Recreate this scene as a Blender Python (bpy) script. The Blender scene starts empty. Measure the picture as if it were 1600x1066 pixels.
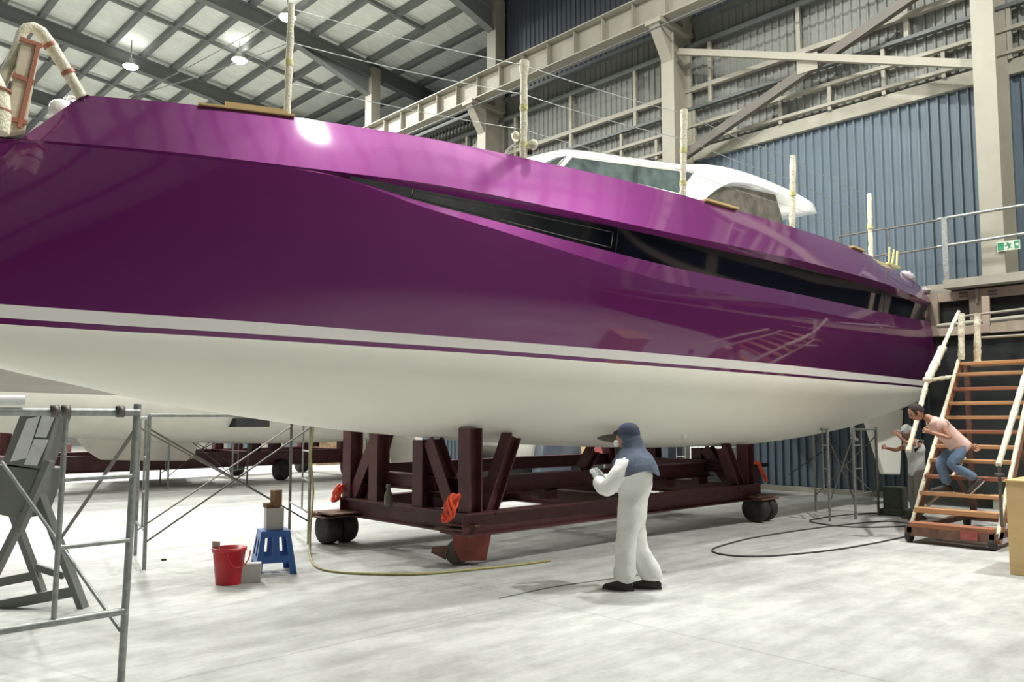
import bpy, bmesh, math, random
import numpy as np
from mathutils import Vector, Matrix
random.seed(7)
S = bpy.context.scene
COL = S.collection

# ---------------------------------------------------------------- camera, world, lights, exposure
FPX = 1269.0
PITCH = math.atan(102 / FPX)
YAW = math.radians(46.7)
CX, CY, CAMH = 800.0, 553.0, 1.7
cam_d = bpy.data.cameras.new('camera')
cam_d.sensor_width = 36
cam_d.lens = 36 * FPX / 1600
cam_d.shift_y = 20 / 1600
cam_d.clip_end = 300
cam = bpy.data.objects.new('camera', cam_d)
COL.objects.link(cam)
cam.location = (0, 0, CAMH)
cam.rotation_euler = (math.pi / 2 + PITCH, 0, YAW - math.pi / 2)
S.camera = cam

w = bpy.data.worlds.new('world')
S.world = w
w.use_nodes = True
w.node_tree.nodes['Background'].inputs[0].default_value = (0.75, 0.85, 1, 1)
w.node_tree.nodes['Background'].inputs[1].default_value = 0.25
S.view_settings.view_transform = 'Standard'
S.view_settings.look = 'None'
S.view_settings.gamma = 1
S.view_settings.exposure = 0.38
S.view_settings.use_curve_mapping = False
S.cycles.max_bounces = 8
S.cycles.diffuse_bounces = 5
S.cycles.sample_clamp_indirect = 6
LAMP_W = 1000.0
UPLIGHT_W = 5.0
# high bay lamps: the two in view hang over the far bays, the others are unseen, placed to balance the light
LAMPS_SEEN = [(10.65, 33.9, 15.99), (13.6, 30.3, 15.98), (13.1, 25.4, 15.75)]
LAMPS_UNSEEN = [(4.8, 4.5, 14.6, .5), (12.5, -1.2, 14.6, 1.5), (11, 7.5, 14.8), (6.3, 10.6, 15.0, .8), (7.0, 20.0, 15.2), (-1.5, 20.5, 15.2),
                  (8.5, 26.3, 15.5), (1.5, 27.5, 15.5), (-6, 30, 15.4), (6, 43, 15.4), (12, 43, 15.4)]

# ---------------------------------------------------------------- helpers
def s2l(c):
    return tuple((v / 255 / 12.92) if v / 255 <= 0.04045 else ((v / 255 + 0.055) / 1.055) ** 2.4 for v in c)

def ray(x, y):
    H = np.array([math.cos(YAW), math.sin(YAW), 0]); R = np.array([math.sin(YAW), -math.cos(YAW), 0]); Z = np.array([0, 0, 1.0])
    F = H * math.cos(PITCH) + Z * math.sin(PITCH); U = -H * math.sin(PITCH) + Z * math.cos(PITCH)
    return F + R * (x - CX) / FPX + U * (CY - y) / FPX

def at(x, y, X=None, Y=None, Z=None):
    d = ray(x, y)
    t = X / d[0] if X is not None else (Y / d[1] if Y is not None else (Z - CAMH) / d[2])
    return Vector((0, 0, CAMH)) + Vector(d * t)

def mono(pts):
    xs = [p[0] for p in pts]; ys = [p[1] for p in pts]
    h = [xs[i + 1] - xs[i] for i in range(len(xs) - 1)]
    d = [(ys[i + 1] - ys[i]) / h[i] for i in range(len(h))]
    m = [d[0]] + [0 if d[i - 1] * d[i] <= 0 else 2 * d[i - 1] * d[i] / (d[i - 1] + d[i]) for i in range(1, len(h))] + [d[-1]]
    def f(x):
        x = min(max(x, xs[0]), xs[-1]); i = 0
        while i < len(h) - 1 and x > xs[i + 1]: i += 1
        t = (x - xs[i]) / h[i]
        return (2*t**3-3*t*t+1)*ys[i] + (t**3-2*t*t+t)*h[i]*m[i] + (-2*t**3+3*t*t)*ys[i+1] + (t**3-t*t)*h[i]*m[i+1]
    return f

def mat(name, rgb, rough=0.6, metal=0.0, var=0.12, scale=3.0, bump=0.0, bscale=30.0, coat=0.0, lin=False, stretch=None, spec=0.5):
    m = bpy.data.materials.new(name); m.use_nodes = True
    nt = m.node_tree; b = nt.nodes['Principled BSDF']
    c = rgb if lin else s2l(rgb)
    tc = nt.nodes.new('ShaderNodeTexCoord'); mp = nt.nodes.new('ShaderNodeMapping')
    nt.links.new(tc.outputs['Object'], mp.inputs[0])
    if stretch: mp.inputs['Scale'].default_value = stretch
    n = nt.nodes.new('ShaderNodeTexNoise'); n.inputs['Scale'].default_value = scale; n.inputs['Detail'].default_value = 6
    nt.links.new(mp.outputs[0], n.inputs['Vector'])
    r = nt.nodes.new('ShaderNodeValToRGB')
    r.color_ramp.elements[0].position = 0.3; r.color_ramp.elements[1].position = 0.7
    r.color_ramp.elements[0].color = (*[v * (1 - var) for v in c], 1)
    r.color_ramp.elements[1].color = (*[min(1, v * (1 + var)) for v in c], 1)
    nt.links.new(n.outputs['Fac'], r.inputs[0]); nt.links.new(r.outputs[0], b.inputs['Base Color'])
    b.inputs['Roughness'].default_value = rough; b.inputs['Metallic'].default_value = metal
    b.inputs['Coat Weight'].default_value = coat; b.inputs['Coat Roughness'].default_value = 0.03
    b.inputs['Specular IOR Level'].default_value = spec
    if bump:
        n2 = nt.nodes.new('ShaderNodeTexNoise'); n2.inputs['Scale'].default_value = bscale; n2.inputs['Detail'].default_value = 5
        bp = nt.nodes.new('ShaderNodeBump'); bp.inputs['Strength'].default_value = bump; bp.inputs['Distance'].default_value = 0.02
        nt.links.new(mp.outputs[0], n2.inputs['Vector']); nt.links.new(n2.outputs['Fac'], bp.inputs['Height']); nt.links.new(bp.outputs[0], b.inputs['Normal'])
    return m

M = {}
M['purple'] = mat('purple_gelcoat', (0,0,0), 0.5, metal=.65, var=0.02, scale=.4, coat=1.0, spec=.5)
M['white_hull'] = mat('white_underwater_paint', (248, 246, 234), 0.5, var=0.03, scale=.6)
M['white_gloss'] = mat('white_gelcoat', (240, 240, 236), 0.2, var=0.01, coat=0.5)
M['stripe_white'] = mat('white_stripe_paint', (236, 232, 228), 0.25, var=0.01)
M['glass_black'] = mat('black_window_glass', (10, 14, 26), 0.06, var=0.1, coat=0.6)
M['glass_grey'] = mat('film_covered_glass', (96, 110, 108), 0.2, var=0.35, scale=5, bump=.25, bscale=9)
M['glass_dull'] = mat('plastic_film_glass', (104, 98, 88), 0.45, var=0.45, scale=6, bump=.6, bscale=12)
M['wrap'] = mat('paper_wrap', (226, 220, 196), 0.75, var=0.13, scale=14, bump=.9, bscale=45)
M['wrap_y'] = mat('yellowed_tape', (205, 200, 140), 0.6, var=0.2, scale=20, bump=.5)
M['tape_red'] = mat('brown_red_tape', (164, 104, 82), 0.5, var=0.1)
M['sheet_beige'] = mat('beige_foam_sheet', (200, 188, 164), 0.7, var=0.08, bump=.4, bscale=10)
M['galv'] = mat('galvanised_steel', (150, 154, 150), 0.45, 0.5, var=0.22, scale=20)
M['galv_dark'] = mat('dull_steel_tube', (104, 100, 94), 0.5, 0.4, var=0.2, scale=20)
M['rust'] = mat('rusty_steel', (112, 82, 68), 0.75, 0.1, var=0.3, scale=12)
M['maroon'] = mat('maroon_painted_steel', (84, 44, 46), 0.5, 0.0, var=0.25, scale=5)
M['red_steel'] = mat('faded_red_steel', (150, 76, 68), 0.6, var=0.25, scale=10)
M['rubber'] = mat('dark_rubber', (52, 50, 46), 0.8, var=0.25, scale=8, bump=.4)
M['beam'] = mat('warm_grey_steel_paint', (150, 146, 132), 0.6, var=0.07, scale=2)
M['beam_dk'] = mat('dark_grey_steel_paint', (92, 96, 94), 0.6, var=0.1, scale=2)
M['rafter'] = mat('grey_rafter_paint', (116, 120, 118), 0.6, var=0.08, scale=1)
M['brace'] = mat('brown_grey_brace_paint', (96, 91, 83), 0.6, var=0.1, scale=2)
M['blue_wall'] = mat('blue_sheet_cladding', (88, 102, 112), 0.5, var=0.07, scale=1.3)
M['blue_dark'] = mat('slate_blue_cladding', (66, 74, 84), 0.6, var=0.08, scale=1)
M['grey_wall'] = mat('pale_grey_cladding', (122, 124, 118), 0.6, var=0.08, scale=1)
M['concrete_edge'] = mat('concrete_edge', (150, 147, 134), 0.8, var=0.12, scale=3)
M['office'] = mat('pinkish_office_wall', (160, 146, 130), 0.8, var=0.1)
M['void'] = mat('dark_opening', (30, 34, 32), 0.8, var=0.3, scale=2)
M['wood'] = mat('worn_wood', (186, 142, 100), 0.7, var=0.18, scale=5, stretch=(1, .2, 6))
M['wood_dk'] = mat('stained_wood', (150, 98, 72), 0.7, var=0.25, scale=5, stretch=(1, .3, 5))
M['ply'] = mat('plywood', (206, 176, 124), 0.6, var=0.06, scale=2, stretch=(1, 1, 7))
M['grey_paint'] = mat('grey_painted_wood', (118, 121, 116), 0.6, var=0.1, scale=4)
M['paper'] = mat('white_paper_sheet', (226, 228, 228), 0.7, var=0.07, scale=12)
M['red_plastic'] = mat('red_plastic', (196, 36, 48), 0.35, var=0.06)
M['blue_plastic'] = mat('blue_plastic', (66, 108, 180), 0.35, var=0.06)
M['pale_tin'] = mat('pale_grey_tin', (178, 176, 170), 0.5, var=0.06)
M['brown_card'] = mat('brown_cardboard', (128, 98, 68), 0.8, var=0.15, scale=9)
M['orange_hose'] = mat('orange_red_webbing', (236, 84, 52), 0.55, var=0.15, scale=20)
M['yellow_hose'] = mat('yellow_hose', (172, 160, 100), 0.5, var=0.2, scale=20)
M['cable'] = mat('dark_cable', (70, 70, 66), 0.6, var=0.1)
M['suit'] = mat('white_coverall', (240, 240, 236), 0.75, var=0.03, scale=6, bump=1.0, bscale=9)
M['hood'] = mat('slate_blue_cloth', (88, 98, 116), 0.9, var=0.15, scale=12, bump=.6, bscale=14)
M['navy'] = mat('navy_cloth', (62, 68, 88), 0.9, var=0.1, bump=.5, bscale=20)
M['skin'] = mat('skin', (176, 128, 104), 0.55, var=0.06)
M['hair'] = mat('dark_hair', (48, 36, 30), 0.8, var=0.2, scale=40)
M['pink'] = mat('pale_pink_cotton', (226, 190, 178), 0.9, var=0.04, bump=.8, bscale=10)
M['jeans'] = mat('blue_denim', (104, 126, 152), 0.9, var=0.22, scale=9, bump=.7, bscale=12)
M['greycloth'] = mat('grey_cotton', (128, 126, 120), 0.9, var=0.12, bump=.6, bscale=10)
M['palecloth'] = mat('pale_cotton', (204, 208, 206), 0.9, var=0.05, bump=.6, bscale=10)
M['shoe'] = mat('dark_shoe', (60, 56, 54), 0.6)
M['sole'] = mat('pale_shoe_sole', (190, 184, 172), 0.7)
M['bronze'] = mat('dark_propeller_metal', (84, 84, 76), 0.35, 0.4)
M['plastic_clear'] = mat('milky_plastic_sheet', (214, 204, 208), 0.3, var=0.1, scale=18, bump=.8, bscale=20)
M['green_sign'] = mat('green_sign', (52, 140, 100), 0.5, var=.02)
M['white_sign'] = mat('white_sign', (214, 222, 206), 0.5, var=.02)
M['brick_tarp'] = mat('brown_mottled_bale', (160, 134, 104), 0.9, var=0.4, scale=8, bump=1, bscale=10)
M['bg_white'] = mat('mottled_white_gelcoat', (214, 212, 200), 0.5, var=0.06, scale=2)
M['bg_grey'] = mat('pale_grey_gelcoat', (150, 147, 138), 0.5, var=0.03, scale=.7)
M['green_dark'] = mat('dark_green_net', (60, 66, 52), 0.9, var=0.2, scale=30)
M['teal_tarp'] = mat('blue_grey_tarpaulin', (92, 100, 112), 0.8, var=0.1, bump=.6, bscale=5)

# purple: saturated paint under clearcoat
b = M['purple'].node_tree.nodes
b['Principled BSDF'].inputs['Coat IOR'].default_value = 1.6
b['Principled BSDF'].inputs['Coat Roughness'].default_value = 0.06
for e in M['purple'].node_tree.nodes['Color Ramp'].color_ramp.elements:
    e.color = (0.15, 0.006, 0.125, 1)

def lampmat():
    m = bpy.data.materials.new('lamp_lens'); m.use_nodes = True
    bb = m.node_tree.nodes['Principled BSDF']
    bb.inputs['Emission Color'].default_value = (1, 0.98, 0.92, 1); bb.inputs['Emission Strength'].default_value = 9
    return m
M['lamp'] = lampmat()

class MB:
    """collects shapes in world coordinates; build() makes ONE mesh object"""
    def __init__(s): s.v = []; s.f = []; s.mi = []; s.sm = []; s.mat = 0; s.smooth = False
    def add(s, vs, fs):
        o = len(s.v); s.v += [tuple(v) for v in vs]
        for f in fs: s.f.append(tuple(i + o for i in f)); s.mi.append(s.mat); s.sm.append(s.smooth)
        return s
    def box(s, c, size, rot=None):
        c = Vector(c); h = Vector(size) / 2; R = rot or Matrix.Identity(3)
        vs = [c + R @ Vector((sx * h.x, sy * h.y, sz * h.z)) for sx in (-1, 1) for sy in (-1, 1) for sz in (-1, 1)]
        return s.add(vs, [(0,1,3,2),(4,6,7,5),(0,4,5,1),(2,3,7,6),(0,2,6,4),(1,5,7,3)])
    def bb(s, a, b_):
        return s.box([(a[i] + b_[i]) / 2 for i in range(3)], [abs(a[i] - b_[i]) for i in range(3)])
    def bar(s, p, q, w_, h_, up=(0, 0, 1)):
        p = Vector(p); q = Vector(q); d = (q - p); L = d.length; d.normalize(); u = Vector(up)
        if abs(d.dot(u)) > .98: u = Vector((1, 0, 0))
        y = u.cross(d).normalized(); z = d.cross(y)
        R = Matrix((d, y, z)).transposed()
        return s.box((p + q) / 2, (L, w_, h_), R)
    def ibeam(s, p, q, w_, h_, tf=.02, up=(0, 0, 1)):
        p = Vector(p); q = Vector(q); d = (q - p).normalized(); u = Vector(up)
        if abs(d.dot(u)) > .98: u = Vector((1, 0, 0))
        y = u.cross(d).normalized(); z = d.cross(y)
        s.bar(p, q, tf, h_ - 2 * tf, up)
        for k in (-1, 1):
            o = z * (k * (h_ / 2 - tf / 2)); s.bar(p + o, q + o, w_, tf, up)
        return s
    def tube(s, pts, r, n=10, cap=True):
        pts = [Vector(p) for p in pts]; rs = r if isinstance(r, (list, tuple)) else [r] * len(pts)
        rings = []; prev = None
        for i, p in enumerate(pts):
            d = (pts[min(i + 1, len(pts) - 1)] - pts[max(i - 1, 0)]).normalized()
            if prev is None:
                a_ = Vector((0, 0, 1)) if abs(d.z) < .9 else Vector((1, 0, 0)); x = d.cross(a_).normalized()
            else: x = (prev - d * prev.dot(d)).normalized()
            prev = x; y = d.cross(x)
            rings.append([p + (x * math.cos(2 * math.pi * k / n) + y * math.sin(2 * math.pi * k / n)) * rs[i] for k in range(n)])
        vs = [v for rg in rings for v in rg]; fs = []
        for i in range(len(pts) - 1):
            for k in range(n): fs.append((i*n+k, i*n+(k+1) % n, (i+1)*n+(k+1) % n, (i+1)*n+k))
        sm = s.smooth; s.smooth = True; s.add(vs, fs); s.smooth = sm
        if cap:
            s.add(rings[0], [tuple(range(n))[::-1]]); s.add(rings[-1], [tuple(range(n))])
        return s
    def prism(s, poly, off):
        off = Vector(off); a_ = [Vector(p) for p in poly]; n = len(a_)
        return s.add(a_ + [p + off for p in a_], [tuple(range(n))[::-1], tuple(range(n, 2*n))] + [(i, (i+1) % n, n+(i+1) % n, n+i) for i in range(n)])
    def lathe(s, prof, c, n=24, axis=2, cap=True):
        c = Vector(c); vs = []; ax = [(1, 2, 0), (2, 0, 1), (0, 1, 2)][axis]
        for r, h in prof:
            for k in range(n):
                v = [0, 0, 0]; t = 2 * math.pi * k / n
                v[ax[0]] = r * math.cos(t); v[ax[1]] = r * math.sin(t); v[ax[2]] = h
                vs.append(c + Vector(v))
        fs = []
        for i in range(len(prof) - 1):
            for k in range(n): fs.append((i*n+k, i*n+(k+1) % n, (i+1)*n+(k+1) % n, (i+1)*n+k))
        if cap:
            fs.append(tuple(range(n))[::-1]); fs.append(tuple(range((len(prof)-1)*n, len(prof)*n)))
        sm = s.smooth; s.smooth = False
        o = len(s.v); s.v += [tuple(v) for v in vs]
        for f in fs: s.f.append(tuple(i + o for i in f)); s.mi.append(s.mat); s.sm.append(len(f) == 4)
        s.smooth = sm
        return s
    def grid(s, rows, smooth=True, flip=False):
        n = len(rows[0]); vs = [v for r in rows for v in r]; fs = []
        for i in range(len(rows) - 1):
            for k in range(n - 1):
                f = (i*n+k, i*n+k+1, (i+1)*n+k+1, (i+1)*n+k); fs.append(f[::-1] if flip else f)
        sm = s.smooth; s.smooth = smooth; s.add(vs, fs); s.smooth = sm
        return s
    def build(s, name, m, parent=None, bevel=0.0, fixn=True):
        off = root_loc(parent)
        me = bpy.data.meshes.new(name); me.from_pydata([tuple(Vector(v) - off) for v in s.v], [], s.f)
        ms = m if isinstance(m, (list, tuple)) else [m]
        for q in ms: me.materials.append(q)
        me.polygons.foreach_set('material_index', s.mi); me.polygons.foreach_set('use_smooth', s.sm)
        if fixn:
            bm = bmesh.new(); bm.from_mesh(me); bmesh.ops.recalc_face_normals(bm, faces=bm.faces); bm.to_mesh(me); bm.free()
        me.update()
        o = bpy.data.objects.new(name, me); COL.objects.link(o)
        if parent is not None: o.parent = parent
        if bevel:
            bv = o.modifiers.new('bevel', 'BEVEL'); bv.width = bevel; bv.segments = 2; bv.limit_method = 'ANGLE'
        return o

def root_loc(o):
    v = Vector((0, 0, 0))
    while o is not None: v = v + o.location; o = o.parent
    return v

def thing(name, label, cat, loc, group=None):
    o = bpy.data.objects.new(name, None); COL.objects.link(o); o.location = loc; o.empty_display_size = .2
    o['label'] = label; o['category'] = cat
    if group: o['group'] = group
    return o

def tag(o, label, cat, group=None):
    o['label'] = label; o['category'] = cat
    if group: o['group'] = group
    return o

def struct(name, mb, m, **k):
    o = mb.build(name, m, None, **k); o['kind'] = 'structure'; return o

def copy_thing(root, loc, label=None, group=None):
    r = root.copy(); COL.objects.link(r); r.location = loc
    if label: r['label'] = label
    if group: r['group'] = group
    for ch in list(root.children):
        c = ch.copy(); COL.objects.link(c); c.parent = r
        for g in list(ch.children):
            d = g.copy(); COL.objects.link(d); d.parent = c
    return r

# ---------------------------------------------------------------- floor
def floor_mat():
    m = bpy.data.materials.new('dusty_concrete'); m.use_nodes = True; nt = m.node_tree; bs = nt.nodes['Principled BSDF']
    tc = nt.nodes.new('ShaderNodeTexCoord')
    def noise(scale, det, st=None, rot=0):
        mp = nt.nodes.new('ShaderNodeMapping'); nt.links.new(tc.outputs['Object'], mp.inputs[0])
        if st: mp.inputs['Scale'].default_value = st
        mp.inputs['Rotation'].default_value = (0, 0, rot)
        n = nt.nodes.new('ShaderNodeTexNoise'); n.inputs['Scale'].default_value = scale; n.inputs['Detail'].default_value = det
        n.inputs['Roughness'].default_value = .65
        nt.links.new(mp.outputs[0], n.inputs['Vector']); return n.outputs['Fac']
    def ramp(src, a_, b_, p0=.35, p1=.65):
        r = nt.nodes.new('ShaderNodeValToRGB'); r.color_ramp.elements[0].position = p0; r.color_ramp.elements[1].position = p1
        r.color_ramp.elements[0].color = (*a_, 1); r.color_ramp.elements[1].color = (*b_, 1); nt.links.new(src, r.inputs[0]); return r.outputs[0]
    def mul(a_, b_, f):
        mx = nt.nodes.new('ShaderNodeMix'); mx.data_type = 'RGBA'; mx.blend_type = 'MULTIPLY'; mx.inputs[0].default_value = f
        nt.links.new(a_, mx.inputs[6]); nt.links.new(b_, mx.inputs[7]); return mx.outputs[2]
    base = ramp(noise(.35, 8), (.40, .40, .386), (.66, .665, .635), .3, .7)
    blot = ramp(noise(2.2, 9, (1, 1.6, 1), .4), (.74, .74, .74), (1, 1, 1), .36, .6)
    wipe = ramp(noise(1.5, 8, (.35, 3.2, 1), -.75), (.8, .8, .8), (1, 1, 1), .38, .58)
    speck = ramp(noise(22, 4), (.82, .82, .81), (1, 1, 1), .3, .5)
    c = mul(mul(mul(base, blot, .8), wipe, .8), speck, .6)
    # slab joints
    br = nt.nodes.new('ShaderNodeTexBrick'); br.offset = 0; br.inputs['Color1'].default_value = (1, 1, 1, 1); br.inputs['Color2'].default_value = (.95, .95, .95, 1)
    br.inputs['Mortar'].default_value = (.72, .72, .7, 1); br.inputs['Scale'].default_value = 1; br.inputs['Mortar Size'].default_value = .012
    br.inputs['Brick Width'].default_value = 5.5; br.inputs['Row Height'].default_value = 5.5
    nt.links.new(tc.outputs['Object'], br.inputs['Vector'])
    c = mul(c, br.outputs['Color'], .8)
    nt.links.new(c, bs.inputs['Base Color']); bs.inputs['Roughness'].default_value = .62; bs.inputs['Specular IOR Level'].default_value = .35
    bp = nt.nodes.new('ShaderNodeBump'); bp.inputs['Strength'].default_value = .15; bp.inputs['Distance'].default_value = .01
    nt.links.new(noise(14, 6), bp.inputs['Height']); nt.links.new(bp.outputs[0], bs.inputs['Normal'])
    return m
XW, XL, Y0, Y1 = 18.2, -24.0, -18.0, 57.0
q = MB(); q.bb((XL, Y0, -.2), (XW + .3, Y1, 0)); struct('floor', q, floor_mat())

# ---------------------------------------------------------------- corrugated walls
def corr(name, x, y0, y1, z0, z1, m, pitch=.2, depth=.035, side=-1):
    mb = MB(); n = int((y1 - y0) / pitch); pts = []
    for i in range(n):
        y = y0 + i * pitch
        pts += [(y, 0), (y + pitch * .12, depth), (y + pitch * .30, depth), (y + pitch * .42, 0)]
    pts.append((y1, 0))
    rows = [[(x + side * d, y, z) for (y, d) in pts] for z in (z0, z1)]
    mb.grid(rows, smooth=False)
    mb.bb((x + .03, y0, z0), (x + .06, y1, z1))
    return struct(name, mb, m, fixn=False)
corr('wall_right', XW, Y0, Y1, 0.06, 8.6, M['blue_wall'], depth=.05)
corr('wall_right_upper', XW, Y0, Y1, 8.86, 12.4, M['grey_wall'], depth=.04)
corr('wall_right_clerestory', XW, Y0, 19.75, 12.4, 16.6, M['blue_dark'], depth=.03)
q = MB(); q.bb((XL - .2, Y0, 0), (XL, Y1, 16.5)); struct('wall_left', q, M['blue_dark'])
q = MB(); q.bb((XL, Y1, 0), (XW, Y1 + .2, 19)); struct('wall_far', q, M['grey_wall'])
q = MB(); q.bb((XL, Y0 - .2, 0), (XW, Y0, 19)); struct('wall_near', q, M['grey_wall'])
# plinth beam between blue and grey cladding, floor kerb
q = MB(); q.bb((XW - .14, Y0, 8.58), (XW - .01, Y1, 8.88)); struct('trim_1', q, M['concrete_edge'])
q = MB(); q.bb((XW - .12, Y0, 0.0), (XW - .052, Y1, .12)); struct('baseboard_right', q, M['concrete_edge'])

# roof
RIDGE = -3.0
def roof_z(x): return 15.75 + .105 * (XW - x) if x > RIDGE else 15.75 + .105 * (XW - RIDGE) - .105 * (RIDGE - x)
def ceil_mat():
    m = mat('foil_roof_insulation', (244, 247, 238), 0.5, var=0.06, scale=1.2, bump=.0)
    nt = m.node_tree; bs = nt.nodes['Principled BSDF']
    tc = nt.nodes['Texture Coordinate']; mp = nt.nodes.new('ShaderNodeMapping'); mp.inputs['Scale'].default_value = (.5, 3.2, 1)
    nt.links.new(tc.outputs['Object'], mp.inputs[0])
    n = nt.nodes.new('ShaderNodeTexNoise'); n.inputs['Scale'].default_value = 1.6; n.inputs['Detail'].default_value = 7; n.inputs['Distortion'].default_value = 1.2
    nt.links.new(mp.outputs[0], n.inputs['Vector'])
    bp = nt.nodes.new('ShaderNodeBump'); bp.inputs['Strength'].default_value = .9; bp.inputs['Distance'].default_value = .12
    nt.links.new(n.outputs['Fac'], bp.inputs['Height']); nt.links.new(bp.outputs[0], bs.inputs['Normal'])
    return m
q = MB()
for xa, xb in ((XL, RIDGE), (RIDGE, 31.0)):
    za, zb = roof_z(xa) + .55, roof_z(xb) + .55
    q.prism([(xa, Y0, za), (xb, Y0, zb), (xb, Y0, zb + .15), (xa, Y0, za + .15)], (0, Y1 - Y0, 0))
struct('ceiling', q, ceil_mat())

# purlins along the hall, each its own member
q = MB(); q.bb((30.8, Y0, 0), (31, Y1, 15.5)); struct('wall_outer', q, M['blue_dark'])
q = MB(); q.bb((XW, 19.6, 12.3), (31, 19.75, 17)); struct('wall_cross', q, M['blue_dark'])
q = MB(); q.bb((XW, Y1, 0), (31, Y1 + .2, 17)); q.bb((XW, 19.75, 12.2), (31, Y1, 12.3)); struct('wall_annex', q, M['blue_dark'])
i = 0; x = XW - .5 + 1.27 * 7
while x > -9:
    q = MB(); z = roof_z(x) + .42
    q.bar((x, Y0 if x < XW else 19.8, z), (x, Y1, z), .2, .22)
    o = struct('purlin', q, M['rafter']); x -= 1.27
# rafters (one per bay), sag rods mid-bay
COLY = [4.85 + 7.45 * k for k in range(-3, 7)]
for y in COLY:
    q = MB()
    for xa, xb in ((XW - .3 if y < 19 else 30.5, RIDGE), (RIDGE, XL + .3)):
        q.ibeam((xa, y, roof_z(xa)), (xb, y, roof_z(xb)), .32, .62, .03)
    # haunch at the column
    q.prism([(XW - .5, y - .02, roof_z(XW) - .2), (XW - 4.0, y - .02, roof_z(XW - 4) - .28), (XW - .5, y - .02, roof_z(XW) - 1.0)], (0, .04, 0))
    q.bar((XW - .5, y, roof_z(XW) - 1.0), (XW - 4.0, y, roof_z(XW - 4) - .3), .3, .03)
    struct('rafter', q, M['rafter'])
for y in COLY[2:]:
    q = MB(); q.bar((XW - .6, y - 3.7, roof_z(XW - .6) + .36), (RIDGE, y - 3.7, roof_z(RIDGE) + .36), .14, .14)
    struct('sag_strut', q, M['rafter'])

# columns: stout lower shaft with bracket for the crane beam, slim upper shaft
for k, y in enumerate(COLY):
    q = MB()
    q.bb((17.22, y - .2, 0), (17.26, y + .2, 12.0)); q.bb((17.26, y - .02, 0), (18.0, y + .02, 12.0)); q.bb((18.0, y - .2, 0), (18.08, y + .2, 12.0))
    q.bb((16.6, y - .25, 11.95), (18.08, y + .25, 12.08))
    q.prism([(17.22, y - .16, 11.95), (16.65, y - .16, 11.95), (17.22, y - .16, 11.1)], (0, .32, 0))
    q.bb((17.65, y - .22, 12.08), (18.08, y + .22, 15.9))
    struct('column', q, M['beam'])

# crane runway beam with stiffeners
cr = thing('crane_runway_beam', 'long beige crane runway beam with vertical stiffeners, high along the right wall', 'beam', (16.95, Y0, 12.08))
q = MB(); q.ibeam((16.95, Y0, 12.49), (16.95, Y1, 12.49), .5, .8, .035); q.build('girder', M['beam'], cr)
y = Y0 + .35
while y < 38:
    q = MB(); q.bb((16.76, y - .012, 12.12), (17.14, y + .012, 12.86)); q.build('stiffener', M['beam'], cr); y += 1.06
q = MB(); q.bar((16.95, Y0, 12.93), (16.95, Y1, 12.93), .07, .08); q.build('crane_rail', M['beam_dk'], cr)
q = MB(); q.tube([(16.72, Y0, 11.86), (16.72, Y1, 11.86)], .025, 6)
tag(q.build('conductor_pipe', M['beam_dk']), 'thin dark pipe running just under the crane beam', 'pipe')

# girts on the upper wall
for z, h, mm in ((9.02, .07, 'beam'), (9.5, .08, 'beam'), (9.98, .08, 'beam_dk'), (10.5, .12, 'beam'), (11.7, .14, 'beam_dk'), (12.4, .12, 'beam_dk')):
    q = MB(); q.bar((XW - .16, Y0, z), (XW - .16, Y1, z), .14, h); struct('girt', q, M[mm])
y = -14.0; k = 0
while y < 40:
    q = MB(); za, zb = ((8.88, 9.95) if k % 2 else (8.88, 9.5)); q.bb((XW - .2, y - .04, za), (XW - .12, y + .04, zb)); struct('girt_post', q, M['beam'])
    if k % 2 == 0:
        q = MB(); q.bb((XW - .22, y + .66, 9.98), (XW - .12, y + .76, 11.7)); struct('girt_post', q, M['beam'])
    y += 1.24; k += 1
# cross bracing in the bays
for k in range(len(COLY) - 1):
    if k % 2: continue
    ya, yb = COLY[k + 1] - .2, COLY[k] + .2 if k else COLY[0] + .2
for (ya, yb, one) in ((12.1, 5.05, 0), (-2.8, -9.8, 0), (27.0, 19.9, 0)):
    q = MB(); q.bar((17.62, ya, 8.6), (17.62, yb, 11.1), .16, .22); struct('brace', q, M['brace'])
    q = MB(); q.bar((17.5, ya, 11.4), (17.5, yb, 8.75), .14, .16); struct('brace', q, M['beam'])
q = MB(); q.box((17.54, 8.6, 9.95), (.03, .5, .4)); struct('gusset_plate', q, M['beam'])

# ---------------------------------------------------------------- lamps
def high_bay(x, y, z, label, group):
    t = thing('high_bay_lamp', label, 'lamp', (x, y, z), group)
    q = MB(); q.lathe([(.06, .35), (.12, .3), (.27, .08), (.3, .0)], (x, y, z), 20, cap=False); q.build('shade', M['galv'], t)
    q = MB(); q.lathe([(.29, .03), (.28, -.02), (.22, -.07), (.1, -.1), (.01, -.105)], (x, y, z), 20); q.build('lens', M['lamp'], t)
    q = MB(); q.tube([(x, y, z + .35), (x, y, roof_z(x) + .57)], .02, 6); q.build('hanger', M['beam_dk'], t)
    ld = bpy.data.lights.new('lamp_light', 'AREA'); ld.shape = 'DISK'; ld.size = .55; ld.energy = LAMP_W; ld.color = (1, 1, .955)
    lo = bpy.data.objects.new('lamp_light', ld); COL.objects.link(lo); lo.location = (0, 0, -.13); lo.parent = t
    lu = bpy.data.lights.new('ceiling_fill', 'AREA'); lu.shape = 'DISK'; lu.size = .5; lu.energy = UPLIGHT_W; lu.color = (1, 1, .955)  # added upward fill light that brightens the roof; the shade itself is opaque
    lo = bpy.data.objects.new('ceiling_fill', lu); COL.objects.link(lo); lo.location = (0, 0, .4); lo.rotation_euler = (math.pi, 0, 0); lo.parent = t
    return t
lamp0 = high_bay(*LAMPS_SEEN[0], 'glowing round lamp under the roof, left one of the two over the bow', 'high bay lamps')
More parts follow.
